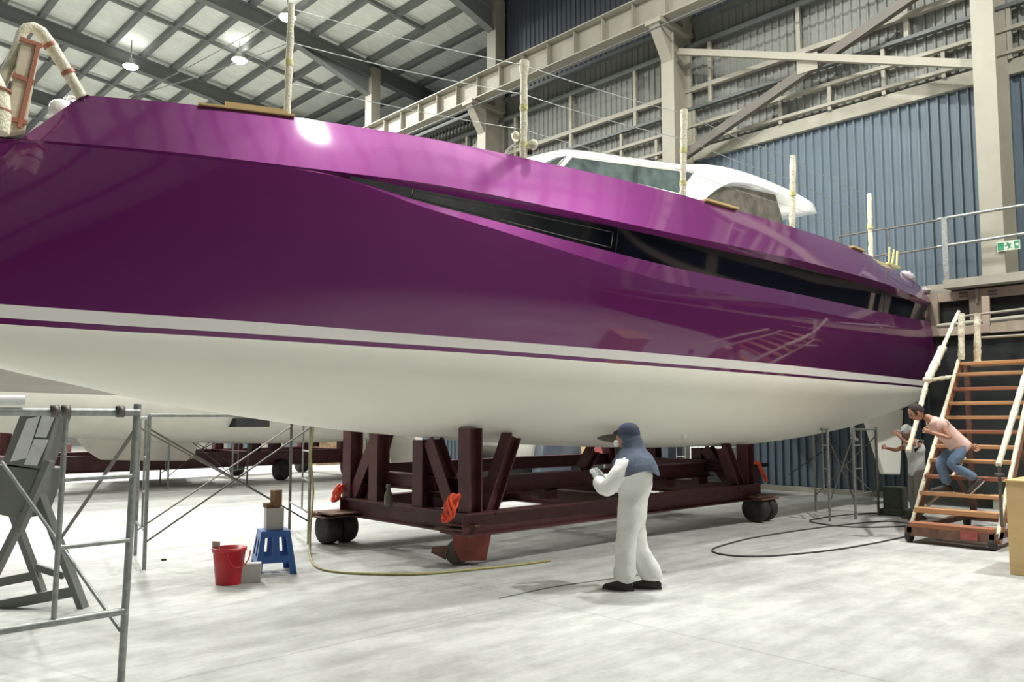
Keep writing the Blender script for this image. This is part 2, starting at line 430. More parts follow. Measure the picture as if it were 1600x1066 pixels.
copy_thing(lamp0, LAMPS_SEEN[1], 'glowing round lamp under the roof, right one of the two over the bow')
copy_thing(lamp0, LAMPS_SEEN[2], 'glowing round lamp at the top edge, cut by the frame')
for p in LAMPS_UNSEEN:
    t = copy_thing(lamp0, p[:3], 'unseen round lamp overhead, placed for the light it gives')
    for ch in t.children:   # lamp and ceiling fill strengths set to balance hull, floor and roof
        if ch.type == 'LIGHT':
            ch.data = ch.data.copy(); ch.data.energy *= (p[3] if len(p) > 3 else 1) * (16 if ch.name.startswith('ceiling_fill') else 1)

# ---------------------------------------------------------------- the purple yacht
YC = 8.25
XE = 17.35
HC = mono([(1.67,0),(2.2,.33),(3,.75),(4.5,1.35),(6,1.8),(8,2.2),(10,2.4),(12,2.5),(14,2.5),(17.4,2.29)])
HS = mono([(2.175,0),(3,.45),(4.5,1.0),(6,1.45),(8,1.85),(10,2.05),(12,2.15),(14,2.15),(16.4,2.0),(17.4,2.2)])
HW = mono([(.75,0),(2,.42),(3,.75),(4.5,1.22),(6,1.63),(8,2.02),(10,2.22),(12,2.32),(14,2.32),(17.4,2.15)])
ZS = mono([(2.175,4.77),(3,4.775),(4,4.79),(5,4.79),(6,4.768),(7,4.745),(8,4.734),(9,4.725),(10,4.715),(11,4.707),(12,4.704),(13,4.70),(14,4.68),(15,4.655),(16,4.62),(16.6,4.54),(17.0,4.40),(17.4,4.08)])
ZC = mono([(1.67,4.22),(3,4.193),(4,4.178),(5,4.172),(6,4.14),(7,4.09),(8,4.06),(9,4.05),(11,4.058),(13,4.066),(14,4.065),(15,4.045),(16,4.022),(17.4,4.0)])
ZT = mono([(1.6,4.222),(3,4.188),(4,4.172),(4.4,4.155),(5,4.12),(6,4.075),(7,4.04),(8,4.015),(10,3.985),(13,3.983),(15,3.958),(17.4,3.915)])
ZB = mono([(1.6,4.218),(3,4.182),(4,4.164),(4.4,4.11),(5,3.985),(6,3.855),(7,3.74),(8,3.655),(9,3.605),(10,3.583),(12,3.553),(14,3.55),(15,3.56),(16,3.585),(17.4,3.66)])
W1 = mono([(.75,2.70),(2.2,2.659),(3,2.642),(4,2.618),(5,2.59),(6,2.566),(8,2.53),(10,2.51),(12,2.49),(14,2.466),(17.4,2.453)])
W2 = mono([(.75,2.585),(2.2,2.543),(3,2.526),(4,2.502),(5,2.478),(6,2.456),(8,2.414),(10,2.387),(12,2.366),(14,2.355),(17.4,2.353)])
W3 = mono([(.75,2.53),(2.2,2.49),(3,2.475),(4,2.453),(5,2.429),(6,2.408),(8,2.37),(10,2.347),(12,2.329),(14,2.317),(17.4,2.314)])
DK = mono([(.75,.05),(1.2,.25),(1.6,.36),(2.2,.47),(3,.62),(4,.745),(5,.847),(6,.92),(7,.978),(8,1.026),(9,1.065),(10,1.091),(11,1.104),(12,1.102),(13,1.085),(14,1.037),(15,.958),(16,.85),(17.4,.56)])
NS = 110
def lvl(x0, hf, zf, dh=0.0):
    """returns f(s) -> (x, halfbreadth, z)"""
    def f(s):
        x = x0 + s * (XE - x0); hb = max(hf(x) + dh * min(1, hf(x) / .6), 0) if s > 0 else 0
        return (x, hb, zf(x))
    return f
def inset(x): return .11 * min(1, max(0, (x - 4.2) / 1.2))
L_s = lvl(2.175, HS, ZS); L_c = lvl(1.67, HC, ZC)
def L_t(s):
    x = 1.62 + s * (XE - 1.62); return (x, max(HC(x) - .03 * min(1, max(0, (x - 3.8) / .6)) - inset(x) * .55, 0) if s > 0 else 0, ZT(x))
def L_g(s):  # bottom of the dark glass
    x = 1.615 + s * (XE - 1.615); return (x, max(HC(x) - .035 * min(1, max(0, (x - 3.8) / .6)) - inset(x), 0) if s > 0 else 0, ZB(x) + .035 * min(1, inset(x) * 9))
def L_b(s):
    x = 1.61 + s * (XE - 1.61); return (x, max(HC(x) - .035 * min(1, max(0, (x - 3.8) / .6)), 0) if s > 0 else 0, ZB(x))
def L_k(s):
    x = 1.5 + s * (XE - 1.5); kz = .02 + .2 * min(1, max(0, (x - 4.2) / 4)); return (x, max(HC(x) - .0, 0) if s > 0 else 0, ZB(x) - kz)
L_1 = lvl(.75, HW, W1); L_2 = lvl(.72, HW, W2, -.01); L_3 = lvl(.72, HW, W3, -.02)
ss = [(i / NS) ** 1.35 for i in range(NS + 1)]
def row(f, sgn, dy=0): return [(p[0], YC + sgn * (p[1] + dy), p[2]) for p in (f(s) for s in ss)]
def mixrows(fa, fb, n, bulge, sgn):
    out = []
    for j in range(n + 1):
        t = j / n; r = []
        for s in ss:
            a_, b_ = fa(s), fb(s); hb = a_[1] * (1 - t) + b_[1] * t + bulge * math.sin(math.pi * t) * min(1, s * 6)
            r.append((a_[0] * (1 - t) + b_[0] * t, YC + sgn * hb, a_[2] * (1 - t) + b_[2] * t))
        out.append(r)
    return out
yacht = thing('sailing_yacht', 'big purple and white sailing yacht hull without mast, standing on the maroon cradle', 'yacht', (9, YC, 1.2))
def hull_shell(parent, mats, shift=(0, 0, 0), full=True):
    q = MB()
    for sg in (-1, 1):
        q.mat = 0
        q.grid([row(L_s, sg, -.05), row(L_s, sg)], smooth=False)
        q.grid(mixrows(L_s, L_c, 3, .012, sg)); q.grid([row(L_c, sg), row(L_t, sg)])
        q.grid([row(L_g, sg), row(L_b, sg)], smooth=False)
        q.grid([row(L_b, sg), row(L_k, sg)]); q.grid(mixrows(L_k, L_1, 12, .05, sg))
        q.mat = 1; q.grid([row(L_1, sg), row(L_2, sg)])
        q.mat = 0; q.grid([row(L_2, sg), row(L_3, sg)])
        q.mat = 2; rows = []
        for j in range(23):
            u = math.cos(j / 22 * math.pi / 2) if j else 1.0; r = []
            for s in ss:
                x, hb, z = L_3(s); D = DK(x)
                zz = z - D * max(0, 1 - u ** 2.4) ** (1 / 1.7) if s > 0 else z - DK(.75) * (1 - u)
                r.append((x, YC + sg * hb * u, zz))
            rows.append(r)
        q.grid(rows)
        # transom half
        q.mat = 0
        tr = [row(f, sg)[-1] for f in (L_s, L_c, L_t, L_g, L_b, L_k, L_1, L_2, L_3)]
        ce = [(XE + .0, YC, p[2]) for p in tr]
        q.grid([tr, ce], smooth=False)
        q.mat = 2; br_ = [r[-1] for r in rows]; q.grid([br_, [(XE, YC, p[2]) for p in br_]], smooth=False)
    if shift != (0, 0, 0): q.v = [(v[0] + shift[0], v[1] + shift[1], v[2] + shift[2]) for v in q.v]
    return q.build('hull', mats, parent)
hull_shell(yacht, [M['purple'], M['stripe_white'], M['white_hull']])
# deck
q = MB()
q.grid([[(p[0], p[1], p[2] - .06) for p in row(L_s, -1, -.04)], [(p[0], YC, p[2] - .02) for p in row(L_s, -1)], [(p[0], p[1], p[2] - .06) for p in row(L_s, 1, -.04)]])
q.build('deck', M['white_gloss'], yacht)
# glass band in the recess of each side, split into panes
def band(s0, s1, sg, m, name='window_band', t0=0.0, t1=1.0, out=.0):
    q = MB(); sel = [s for s in ss if s0 - 1e-6 <= s <= s1 + 1e-6]; rows = []
    for t in (t0, t1):
        r = []
        for s in sel:
            a_, b_ = L_t(s), L_g(s)
            r.append((a_[0] * (1 - t) + b_[0] * t, YC + sg * (a_[1] * (1 - t) + b_[1] * t + out), a_[2] * (1 - t) + b_[2] * t))
        rows.append(r)
    q.grid(rows); return q.build(name, m, yacht)
s_of = lambda x: (x - 1.62) / (XE - 1.62)
for sg in (-1, 1):
    band(0, s_of(4.35), sg, M['purple'], 'recess_tip')
    band(s_of(4.2), 1, sg, M['glass_black'])
def s_px(px):  # length parameter whose near-side glass centre shows at this column
    lo, hi = .1, 1.0
    for _ in range(40):
        mid = (lo + hi) / 2; a_, b_ = L_t(mid), L_g(mid); P = Vector(((a_[0]+b_[0])/2, YC - (a_[1]+b_[1])/2, 0))
        wv = P.x * math.cos(YAW) + P.y * math.sin(YAW); rv = P.x * math.sin(YAW) - P.y * math.cos(YAW)
        if CX + FPX * rv / wv < px: lo = mid
        else: hi = mid
    return (lo + hi) / 2
def on_glass(s, t, o=.006):
    a_, b_ = L_t(s), L_g(s)
    return (a_[0]*(1-t)+b_[0]*t, YC - (a_[1]*(1-t)+b_[1]*t) - o, a_[2]*(1-t)+b_[2]*t)
# thin pale frame lines of the forward opening pane and panel joints
q = MB()
sA, sB = s_px(642), s_px(958)
top = [on_glass(sA + (sB - sA) * k / 30, .22) for k in range(31)]; bot = [on_glass(sA + (sB - sA) * k / 30, .84) for k in range(31)]
q.tube(top + bot[::-1] + [top[0]], .006, 5, cap=False); q.build('window_frame', M['galv_dark'], yacht)
for pxj in (966, 1387):
    sj = s_px(pxj); q = MB(); q.tube([on_glass(sj, k / 6, .004) for k in range(7)], .006, 5); q.build('window_joint', M['cable'], yacht)
sj = s_px(640); q = MB(); q.tube([on_glass(sj, k / 6, .004) for k in range(7)], .007, 5); q.build('window_joint', M['galv'], yacht)

# coachroof (deck saloon) with overhanging hardtop
YS = 7.0
topc = [at(*p, Y=YS) for p in [(800, 250), (836, 243), (862, 237), (900, 231), (925, 232), (1000, 243), (1080, 254), (1130, 256), (1180, 271), (1235, 295), (1270, 313), (1284, 326)]]
botc = [at(*p, Y=YS) for p in [(1096, 312), (1112, 299), (1126, 291), (1143, 286), (1180, 292), (1212, 304), (1240, 316), (1262, 330), (1284, 332)]]
TZ = mono([(p.x, p.z) for p in topc])
xb0 = botc[0].x
BZ = mono([(p.x, p.z) for p in botc])
x0c, x1c = topc[0].x, topc[-1].x
rows = []
for k in range(90):
    x = x0c + (x1c - x0c) * k / 89
    zt = TZ(x); zb = (4.62 if x < xb0 else max(BZ(x), 4.62)); zb = min(zb, zt - .02)
    nr = min(1, .35 + (x - x0c) / 1.6) if x < x0c + 1.1 else 1
    nr *= 1 - .12 * max(0, (x - (x1c - .7)) / .7) ** 2
    hb = 1.32 * nr; m1 = zb + (zt - zb) * .72
    sec = [(hb + .0, zb), (hb - .03, m1), (hb - .12, zt - (zt - zb) * .08), (hb - .3, zt + .03), (0, zt + .09)]
    r = [(x, YC - a_, z) for a_, z in sec] + [(x, YC + a_, z) for a_, z in sec[::-1][1:]] + [(x, YC - sec[0][0], sec[0][1])]
    rows.append(r)
q = MB(); q.grid(rows)
for r in (rows[0], rows[-1]): q.add(r[:-1], [tuple(range(len(r) - 1))])
coach = q.build('coachroof', M['white_gloss'], yacht)
# side window panes slightly proud of the coachroof side
def pane(poly, Yp, m, name, parent, frame=None):
    q = MB(); P = [at(*p, Y=Yp) for p in poly]; q.prism(P, (0, .02, 0)); o = q.build(name, m, parent)
    if frame: q = MB(); q.tube(P + [P[0]], .022, 6, cap=False); q.build('pane_frame', frame, o)
    return o
YP = YC - 1.345
pane([(876, 262), (893, 244), (1000, 258), (1083, 269), (1060, 304)], YP, M['glass_grey'], 'side_window', yacht, M['white_gloss'])
pane([(846, 257), (868, 247), (884, 244), (868, 262)], YP, M['glass_grey'], 'quarter_window', yacht, M['galv'])
q = MB(); P = [at(*p, Y=YC - 1.22) for p in [(1098, 314), (1112, 300), (1130, 292), (1150, 291), (1212, 305), (1225, 352), (1150, 330)]]
q.prism(P, (0, .03, 0)); q.build('cockpit_screen', M['glass_dull'], yacht)
q = MB(); q.prism([p + Vector((0, 2.4, 0)) for p in P], (0, .03, 0)); q.build('cockpit_screen', M['glass_dull'], yacht)
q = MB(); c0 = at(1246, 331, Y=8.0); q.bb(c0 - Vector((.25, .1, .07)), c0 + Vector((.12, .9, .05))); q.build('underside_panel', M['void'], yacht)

def deck_pt(px, py):
    x = 6.0
    for _ in range(30):
        p = at(px, py, Y=YC - HS(x) + .03); x = x * .3 + p.x * .7
    return at(px, py, Y=YC - HS(x) + .03)
def at_depth(px, py, ref):
    """point at the same upright plane (facing the camera) as ref"""
    d = Vector(ray(px, py)); H = Vector((math.cos(YAW), math.sin(YAW), 0))
    return Vector((0, 0, CAMH)) + d * ((ref.dot(H)) / d.dot(H))
tops = []
def stanchion(bx, by, tx, ty, r, kind):
    b0 = deck_pt(bx, by + 3); t0 = at_depth(tx, ty, b0); n = 14; pts = []; rs = []
    for k in range(n + 1):
        t = k / n; pts.append(b0.lerp(t0, t) + Vector((random.uniform(-.004, .004), random.uniform(-.004, .004), 0)))
        rr = r * random.uniform(.88, 1.1)
        if kind == 'flare' and t > .55: rr *= 1 + .8 * (t - .55)
        if kind == 'knob' and t > .9: rr *= 1.45
        rs.append(rr)
    q = MB(); q.tube(pts, rs, 10); o = q.build('stanchion', M['wrap'], yacht)
    for tt in (.12, .5) if kind != 'plain' else (.45,):
        q = MB(); a_ = b0.lerp(t0, tt); q.tube([a_, b0.lerp(t0, tt + .05)], r * 1.16, 10); q.build('tape_band', M['wrap_y'], o)
    tops.append((b0, t0)); return o
stanchion(449, 180, 455, 7, .037, 'plain'); so = stanchion(818, 246, 819, 96, .043, 'knob'); stanchion(1067, 303, 1069, 172, .042, 'flare')
stanchion(1238, 355, 1239, 243, .047, 'plain'); stanchion(1361, 400, 1358, 303, .043, 'plain')
b0, t0 = tops[1]
for (px, py, r) in ((806, 213, .05), (833, 226, .055), (828, 238, .03)):
    q = MB(); c = at_depth(px, py, b0); q.lathe([(r * .6, -r), (r, -r * .5), (r, r * .6), (r * .5, r)], c, 10); q.build('wrapped_fitting', M['wrap'] if r > .04 else M['void'], yacht)
q = MB(); P = [at_depth(*p, b0) for p in [(790, 238), (800, 228), (812, 226), (828, 228)]]; q.tube(P, .012, 6); q.build('guard_wire_loop', M['pale_tin'], yacht)
# lifelines
def sag(a_, c, n=10, s=.03): return [a_.lerp(c, k / n) - Vector((0, 0, s * 4 * (k / n) * (1 - k / n))) for k in range(n + 1)]
anch = deck_pt(200, 152)
for f_ in (.96, .66):
    pts = [anch] + [b_.lerp(t_, f_) for b_, t_ in tops]
    for k in range(len(pts) - 1):
        q = MB(); q.tube(sag(pts[k], pts[k + 1]), .0045, 5); q.build('lifeline', M['galv'], yacht)
pts = [b_.lerp(t_, .3) for b_, t_ in tops]; 
for k in range(len(pts) - 1):
    q = MB(); q.tube(sag(pts[k], pts[k + 1]), .0035, 5); q.build('lifeline', M['galv'], yacht)

# bow fittings: wrapped pulpit, winch
bowref = Vector((2.3, YC, 4.7))
def bp(px, py, Yd=YC): return at(px, py, Y=Yd)
q = MB(); q.tube([bp(*p) for p in [(128, 152), (105, 112), (80, 72), (64, 50), (52, 43), (42, 44), (34, 52), (26, 78), (14, 104), (2, 130), (-10, 155)]], [.05, .052, .058, .056, .05, .045, .045, .045, .045, .05, .05], 12)
pul = q.build('bow_pulpit', M['wrap'], yacht)
for a_, c in (((76, 68), (80, 74)), ((108, 116), (104, 110))):
    q = MB(); q.tube([bp(*a_), bp(*c)], .062, 12); q.build('tape_band', M['tape_red'], pul)
fs_ = thing('furling_foil', 'beige wrapped flat spar section bound with red-brown tape, standing at the bow pulpit', 'spar', bp(20, 204, YC - .1))
pf = [(34, 56), (64, 66), (62, 80), (40, 204), (5, 209), (20, 120)]
q = MB(); q.prism([bp(*p, YC - .12) for p in pf], (.02, .12, 0)); q.build('foil', M['sheet_beige'], fs_, bevel=.015)
for a_, c, w_ in (((30, 60), (66, 72), .035), ((20, 117), (53, 129), .04), ((9, 184), (42, 192), .04), ):
    q = MB(); q.bar(bp(*a_, YC - .13), bp(*c, YC - .13), .03, w_); q.build('tape_band', M['tape_red'], fs_)
q = MB(); q.bar(bp(60, 70, YC - .14), bp(30, 200, YC - .14), .02, .035); q.build('tape_band', M['tape_red'], fs_)
bd = thing('wrapped_bundle', 'bulging white wrapped bundle standing at the left edge beside the bow', 'bundle', bp(-2, 204, YC - .3))
q = MB(); q.tube([bp(*p, YC - .3) for p in [(-4, 208), (-3, 180), (-4, 150), (-6, 128), (-8, 112)]], [.09, .1, .095, .06, .03], 12); q.build('body', M['wrap'], bd)
for yy in (140, 172):
    q = MB(); q.tube([bp(-3, yy, YC - .3), bp(-3, yy + 3, YC - .3)], .103, 12); q.build('tape_band', M['tape_red'], bd)
q = MB(); c = bp(95, 168, YC + .5); q.lathe([(.08, -.12), (.11, -.06), (.105, .02), (.07, .06), (.03, .08)], c, 16); q.tube([c + Vector((.05, 0, .04)), c + Vector((.08, 0, .13)), c + Vector((.16, 0, .13)), c + Vector((.2, 0, .06))], .022, 8); q.build('windlass', M['white_gloss'], yacht)
q = MB(); P = [bp(*p, YC + .2) for p in [(-20, 212), (45, 197), (30, 215), (0, 243), (-25, 262)]]; q.prism(P, (0, .03, 0))
tag(q.build('safety_net', M['green_dark']), 'dark green netting sheet stretched behind the bow at the left edge', 'net')

# propeller on its leg, rudder, hull fittings
YD = YC - 1.35
lx = at(976, 700, Y=YD)
q = MB(); q.prism([(lx.x - .14, YD, 1.66), (lx.x + .16, YD, 1.66), (lx.x + .09, YD, 1.0), (lx.x - .07, YD, 1.0)], (0, .1, 0)); q.build('saildrive_leg', M['bronze'], yacht, bevel=.02)
cP = at(990, 686, Y=YC - .75)
q = MB(); c0 = at(934, 685, Y=YD - .2); c1 = at(996, 689, Y=YD - .2); n = 12; up = []; lo_ = []
for k in range(n + 1):
    t = k / n; p = c0.lerp(c1, t); ww = .07 * math.sin(math.pi * min(1, .04 + t * .9)) ** .8
    up.append(p + Vector((0, 0, ww))); lo_.append(p - Vector((0, 0, ww * .7)))
q.prism(up + lo_[::-1], (.01, .02, 0)); pb = q.build('propeller_blade', M['bronze'], yacht)
q = MB(); q.tube([c1 + Vector((-.12, 0, -.02)), Vector((lx.x + .05, YD + .05, 1.3))], [.045, .06], 12); q.build('propeller_hub', M['bronze'], pb)
sf = at(1070, 684, Y=YC - 1.35); q = MB(); q.lathe([(.03, -.02), (.034, .02), (.034, .2)], sf, 14); q.build('skin_fitting', M['white_hull'], yacht)
YR = YC - 1.6
q = MB(); P = [at(*p, Y=YR) for p in [(1346, 640), (1378, 741), (1403, 742), (1408, 640)]]
q.prism([p + Vector((0, -.05, 0)) for p in P], (0, .1, 0)); q.build('rudder', M['white_hull'], yacht, bevel=.03)
q = MB(); a_ = at(1330, 655, Y=YC - 1.15); c = at(1334, 686, Y=YC - 1.15); q.bar(a_, c, .06, .07); q.bar(c + Vector((-.06, 0, .02)), c + Vector((.14, 0, -.02)), .07, .05); q.build('shaft_bracket', M['white_gloss'], yacht)
q = MB(); q.lathe([(.05, -.06), (.07, 0), (.05, .06)], Vector((17.42, YC - 2.15, 3.95)), 10); q.build('stern_fitting', M['wrap'], yacht)

# things lying along the deck edge
def plank(pa, pb, w_, h_, label, m='ply', nm='wooden_batten'):
    a_, c = deck_pt(*pa), deck_pt(*pb); q = MB()
    q.bar(a_ + Vector((0, -.02, h_ / 2)), c + Vector((0, -.02, h_ / 2)), w_, h_); return tag(q.build(nm, M[m]), label, 'batten', 'battens on the deck edge')
plank((308, 166), (458, 184), .09, .02, 'long thin wooden batten lying on the deck edge, left of the tall stanchion')
plank((350, 168), (440, 180), .05, .05, 'short wooden batten lying on the longer batten near the bow')
plank((1098, 315), (1148, 329), .12, .03, 'wooden batten lying on the deck edge below the coachroof')
plank((1328, 387), (1346, 394), .10, .03, 'small wooden block on the deck edge before the last stanchion')
def crumple(c, size, n, label, m, nm, cat, flat=.5):
    rnd = random.Random(int(abs(c.x * 100))); q = MB(); prof = []
    rows = []
    for i in range(9):
        th = math.pi * i / 8; r = []
        for k in range(15):
            ph = 2 * math.pi * k / 14; rr = 1 + (.22 * rnd.uniform(-1, 1) if 0 < i < 8 and k < 14 else 0)
            if k == 14: r.append(r[0]); continue
            r.append((c.x + size[0] * rr * math.sin(th) * math.cos(ph), c.y + size[1] * rr * math.sin(th) * math.sin(ph), c.z + size[2] * rr * math.cos(th)))
        rows.append(r)
    q.grid(rows); return tag(q.build(nm, m), label, cat)
for (px, py, s_, lb) in ((1417, 432, .22, 'crumpled milky plastic sheet on the deck edge near the stern, forward of the two'), (1452, 455, .2, 'crumpled milky plastic sheet at the very stern corner of the deck')):
    crumple(deck_pt(px, py), (s_ * 1.3, .1, s_ * .45), 0, lb, M['plastic_clear'], 'plastic_sheet', 'plastic sheet')
q = MB()
for k, (px, py, tx, ty) in enumerate(((1389, 412, 1390, 386), (1394, 414, 1397, 390), (1401, 417, 1402, 392))):
    a_ = deck_pt(px, py); q.tube([a_, at_depth(tx, ty, a_)], .022, 6)
q.bar(deck_pt(1386, 413) + Vector((0, 0, .02)), deck_pt(1405, 420) + Vector((0, 0, .02)), .05, .04)
tag(q.build('wrapped_cleats', M['wrap_y']), 'cluster of short yellowish wrapped fittings on the aft deck edge', 'fitting')

# ---------------------------------------------------------------- maroon cradle
XA, XB, YA, YB = 6.15, 12.35, 7.25, 9.88
def hull_z(x, y):
    u = min(1, abs(y - YC) / max(.01, HW(x) - .02)); return W3(x) - DK(x) * max(0, 1 - u ** 2.4) ** (1 / 1.7)
cd = thing('boat_cradle', 'dark maroon steel cradle on wheels carrying the purple yacht', 'cradle', ((XA + XB) / 2, (YA + YB) / 2, 0))
def beamI(p, q_, w_, h_, nm='beam', up=(0, 0, 1)):
    q = MB(); q.ibeam(p, q_, w_, h_, .018, up); return q.build(nm, M['maroon'], cd)
for y in (YA, YB): beamI((XA - .1, y, .49), (XB + .15, y, .49), .2, .26, 'side_beam')
for x in (XA, 9.2, XB): beamI((x, YA, .5), (x, YB, .5), .18, .24, 'cross_beam')
for y, z in ((YA + .75, .84), (YB, .97)): beamI((XA + .1, y, z), (XB - .1, y, z), .18, .24 if z < .9 else .2, 'upper_beam')
for x in (6.9, 8.2, 9.6, 11.0, 11.9): q = MB(); q.bb((x - .12, YA + .66, .6), (x + .12, YA + .8, .74)); q.build('packer', M['maroon'], cd)
# uprights ending under the hull skin
for (x, d) in ((XA + .06, 1), (XB - .1, -1)):
    for y in (YA + .05, 8.2, 9.18, YB - .05):
        q = MB(); q.ibeam((x, y, .6), (x, y, hull_z(x, y) - .03), .2, .2, .018); q.build('upright', M['maroon'], cd)
    for (ya, yb) in ((YB - .12, YB - .75), (YA + .3, YA + .78)):
        q = MB(); q.ibeam((x + d * .02, ya, .6), (x + d * .02, yb, hull_z(x, yb) - .03), .18, .18, .016, up=(1, 0, 0)); q.build('raking_strut', M['maroon'], cd)
    for y in (YA + .05, YB - .05):
        xx = x + d * .66; q = MB(); q.ibeam((x + d * .26, y, .6), (xx, y, hull_z(xx, y) - .05), .18, .18, .016); q.build('raking_strut', M['maroon'], cd)
    beamI((x + d * .1, YA + .2, .9), (x + d * .1, YB - .1, .9), .14, .2, 'cross_beam')
for x in (9.0, 10.1):
    q = MB(); q.ibeam((x, YA + .8, .95), (x + .25, YA + .8, hull_z(x + .2, YA + .8) - .04), .16, .16, .016); q.build('upright', M['maroon'], cd)
def twin_wheel(x, y, r=.21):
    for dx in (-.13, .13):
        q = MB(); q.lathe([(r * .55, -.1), (r * .93, -.1), (r, -.06), (r, .06), (r * .93, .1), (r * .55, .1)], (x + dx, y, r), 28, axis=0); wo = q.build('wheel', M['rubber'], cd)
        q = MB(); q.lathe([(r * .55, -.07), (r * .55, .07)], (x + dx, y, r), 20, axis=0); q.build('hub', M['maroon'], wo)
    q = MB(); q.bb((x - .28, y - .2, .37), (x + .28, y + .2, .395)); q.bb((x - .34, y - .16, .41), (x + .22, y + .24, .43)); q.build('bearing_plate', M['rust'], cd)
twin_wheel(XA - .1, YB + .08); twin_wheel(XB + .08, YA - .1, .22); twin_wheel(XB + .05, YB + .05, .22)
# near corner: red bracket with steel castor and coupling cone
wx, wy = at(722, 884, Z=0).x, at(722, 884, Z=0).y
q = MB(); Hh = Vector((math.cos(YAW), math.sin(YAW), 0)); Rr = Vector((math.sin(YAW), -math.cos(YAW), 0)); C0 = Vector((wx, wy, 0))
q.prism([C0 + Rr * a_ + Vector((0, 0, z)) for a_, z in ((-.02, .05), (.28, .06), (.34, .36), (-.12, .36), (-.1, .22))], Hh * .03 ); q.prism([C0 + Hh * .2 + Rr * a_ + Vector((0, 0, z)) for a_, z in ((-.02, .05), (.28, .06), (.34, .36), (-.12, .36), (-.1, .22))], Hh * .03); q.build('castor_bracket', M['red_steel'], cd)
q = MB(); q.smooth = True
cc = C0 + Rr * -.06 + Vector((0, 0, .14)); q.tube([cc - Hh * -.03, cc + Hh * .16], .14, 24); q.build('castor', M['galv_dark'], cd)
q = MB(); q.tube([cc + Hh * .06 + Rr * -.3 + Vector((0, 0, .03)), cc + Hh * .06 + Rr * -.12], [.035, .085], 16); q.build('coupling_cone', M['rust'], cd)
for k, (dz, dx) in enumerate(((.36, 0), (.41, -.06), (.46, .03))):
    q = MB(); q.box(C0 + Hh * .12 + Rr * (.02 + dx) + Vector((0, 0, dz + .01)), (.42, .42, .022), Matrix.Rotation(.2 * k, 3, 'Z')); q.build('bearing_plate', M['rust'], cd)
for y in (YB - .2,):
    q = MB(); q.bb((XA - .45, y - .2, .43), (XA + .05, y + .2, .45)); q.bb((XA - .5, y - .05, .38), (XA, y + .25, .395)); q.build('bearing_plate', M['rust'], cd)

def hose_bundle(c, size, m, label, name='webbing_bundle'):
    rnd = random.Random(3); q = MB(); pts = []
    for k in range(90):
        t = k / 89 * 9 * math.pi; r = .35 + .65 * abs(math.sin(t * .37))
        zz = math.sin(t * .53 + k * .05) * .9; wd = .35 + .65 * (1 - abs(zz) ** 2)
        pts.append(Vector((c.x + size[0] * (r * wd * math.cos(t) + zz * .55), c.y + size[1] * (r * wd * math.sin(t) - zz * .4), c.z + size[2] * 1.25 * zz)))
    q.tube(pts, .017, 6); return tag(q.build(name, m), label, 'webbing', 'orange webbing on the cradle')
hose_bundle(at(704, 794, Y=YA - .14), (.1, .07, .13), M['orange_hose'], 'bright orange webbing bundle hung on the near corner of the maroon cradle')
hose_bundle(at(527, 771, Y=YB + .02), (.07, .07, .1), M['orange_hose'], 'dull orange webbing bundle hung on the far left corner of the maroon cradle')
bt = at(607, 786, Y=YA + 1.2); bt.z = .62; q = MB(); q.lathe([(.05, 0), (.055, .02), (.055, .14), (.03, .19), (.025, .23), (.035, .235), (.03, .27)], bt, 16); tag(q.build('bottle', M['galv_dark']), 'small grey spray bottle standing on the left end beam of the cradle', 'bottle')
q = MB(); a_ = at(1166, 724, Y=YA + .3)
q.bar(a_ + Vector((0, 0, 0)), at(1166, 748, Y=YA + .3), .05, .06); q.bar(a_, at(1184, 723, Y=YA + .3), .06, .05); q.bar(at(1184, 722, Y=YA + .3), at(1198, 752, Y=YA + .3), .05, .05)
tag(q.build('trestle_leg', M['orange_hose']), 'orange bent steel bracket at the right end of the maroon cradle', 'bracket')

# ---------------------------------------------------------------- neighbouring boats behind
b2 = thing('white_yacht', 'pale grey-white yacht hull behind the purple one, with a dark square hatch', 'yacht', (8, 21, 1.2))
def offset(mbk): pass
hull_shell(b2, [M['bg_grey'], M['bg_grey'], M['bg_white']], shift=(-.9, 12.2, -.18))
c = at(395, 661, Y=18.35); q = MB(); q.bb(c - Vector((.42, .02, .1)), c + Vector((.42, .9, .1))); q.build('hatch', M['void'], b2)
# its cradle
cd2 = thing('boat_cradle', 'maroon steel cradle far behind, under the pale grey yacht', 'cradle', (9, 22.5, 0))
for y in (21.2, 23.8):
    q = MB(); q.ibeam((4.5, y, .62), (13.5, y, .62), .25, .4); q.build('side_beam', M['maroon'], cd2)
for x in (4.6, 7.5, 10.3, 13.3):
    q = MB(); q.ibeam((x, 21.2, .62), (x, 23.8, .62), .22, .36); q.build('cross_beam', M['maroon'], cd2)
for x in (4.8, 10.3, 10.9, 13.1, 13.5):
    for y in (21.3, 23.7):
        q = MB(); q.ibeam((x, y, .8), (x, y, 1.62), .26, .26); q.build('upright', M['maroon'], cd2)
for x in (4.6, 11.0, 13.2):
    for y in (21.1, 23.9):
        q = MB(); q.lathe([(.15, -.14), (.27, -.14), (.29, -.08), (.29, .08), (.27, .14), (.15, .14)], (x, y, .29), 22, axis=0); q.build('wheel', M['rubber'], cd2)
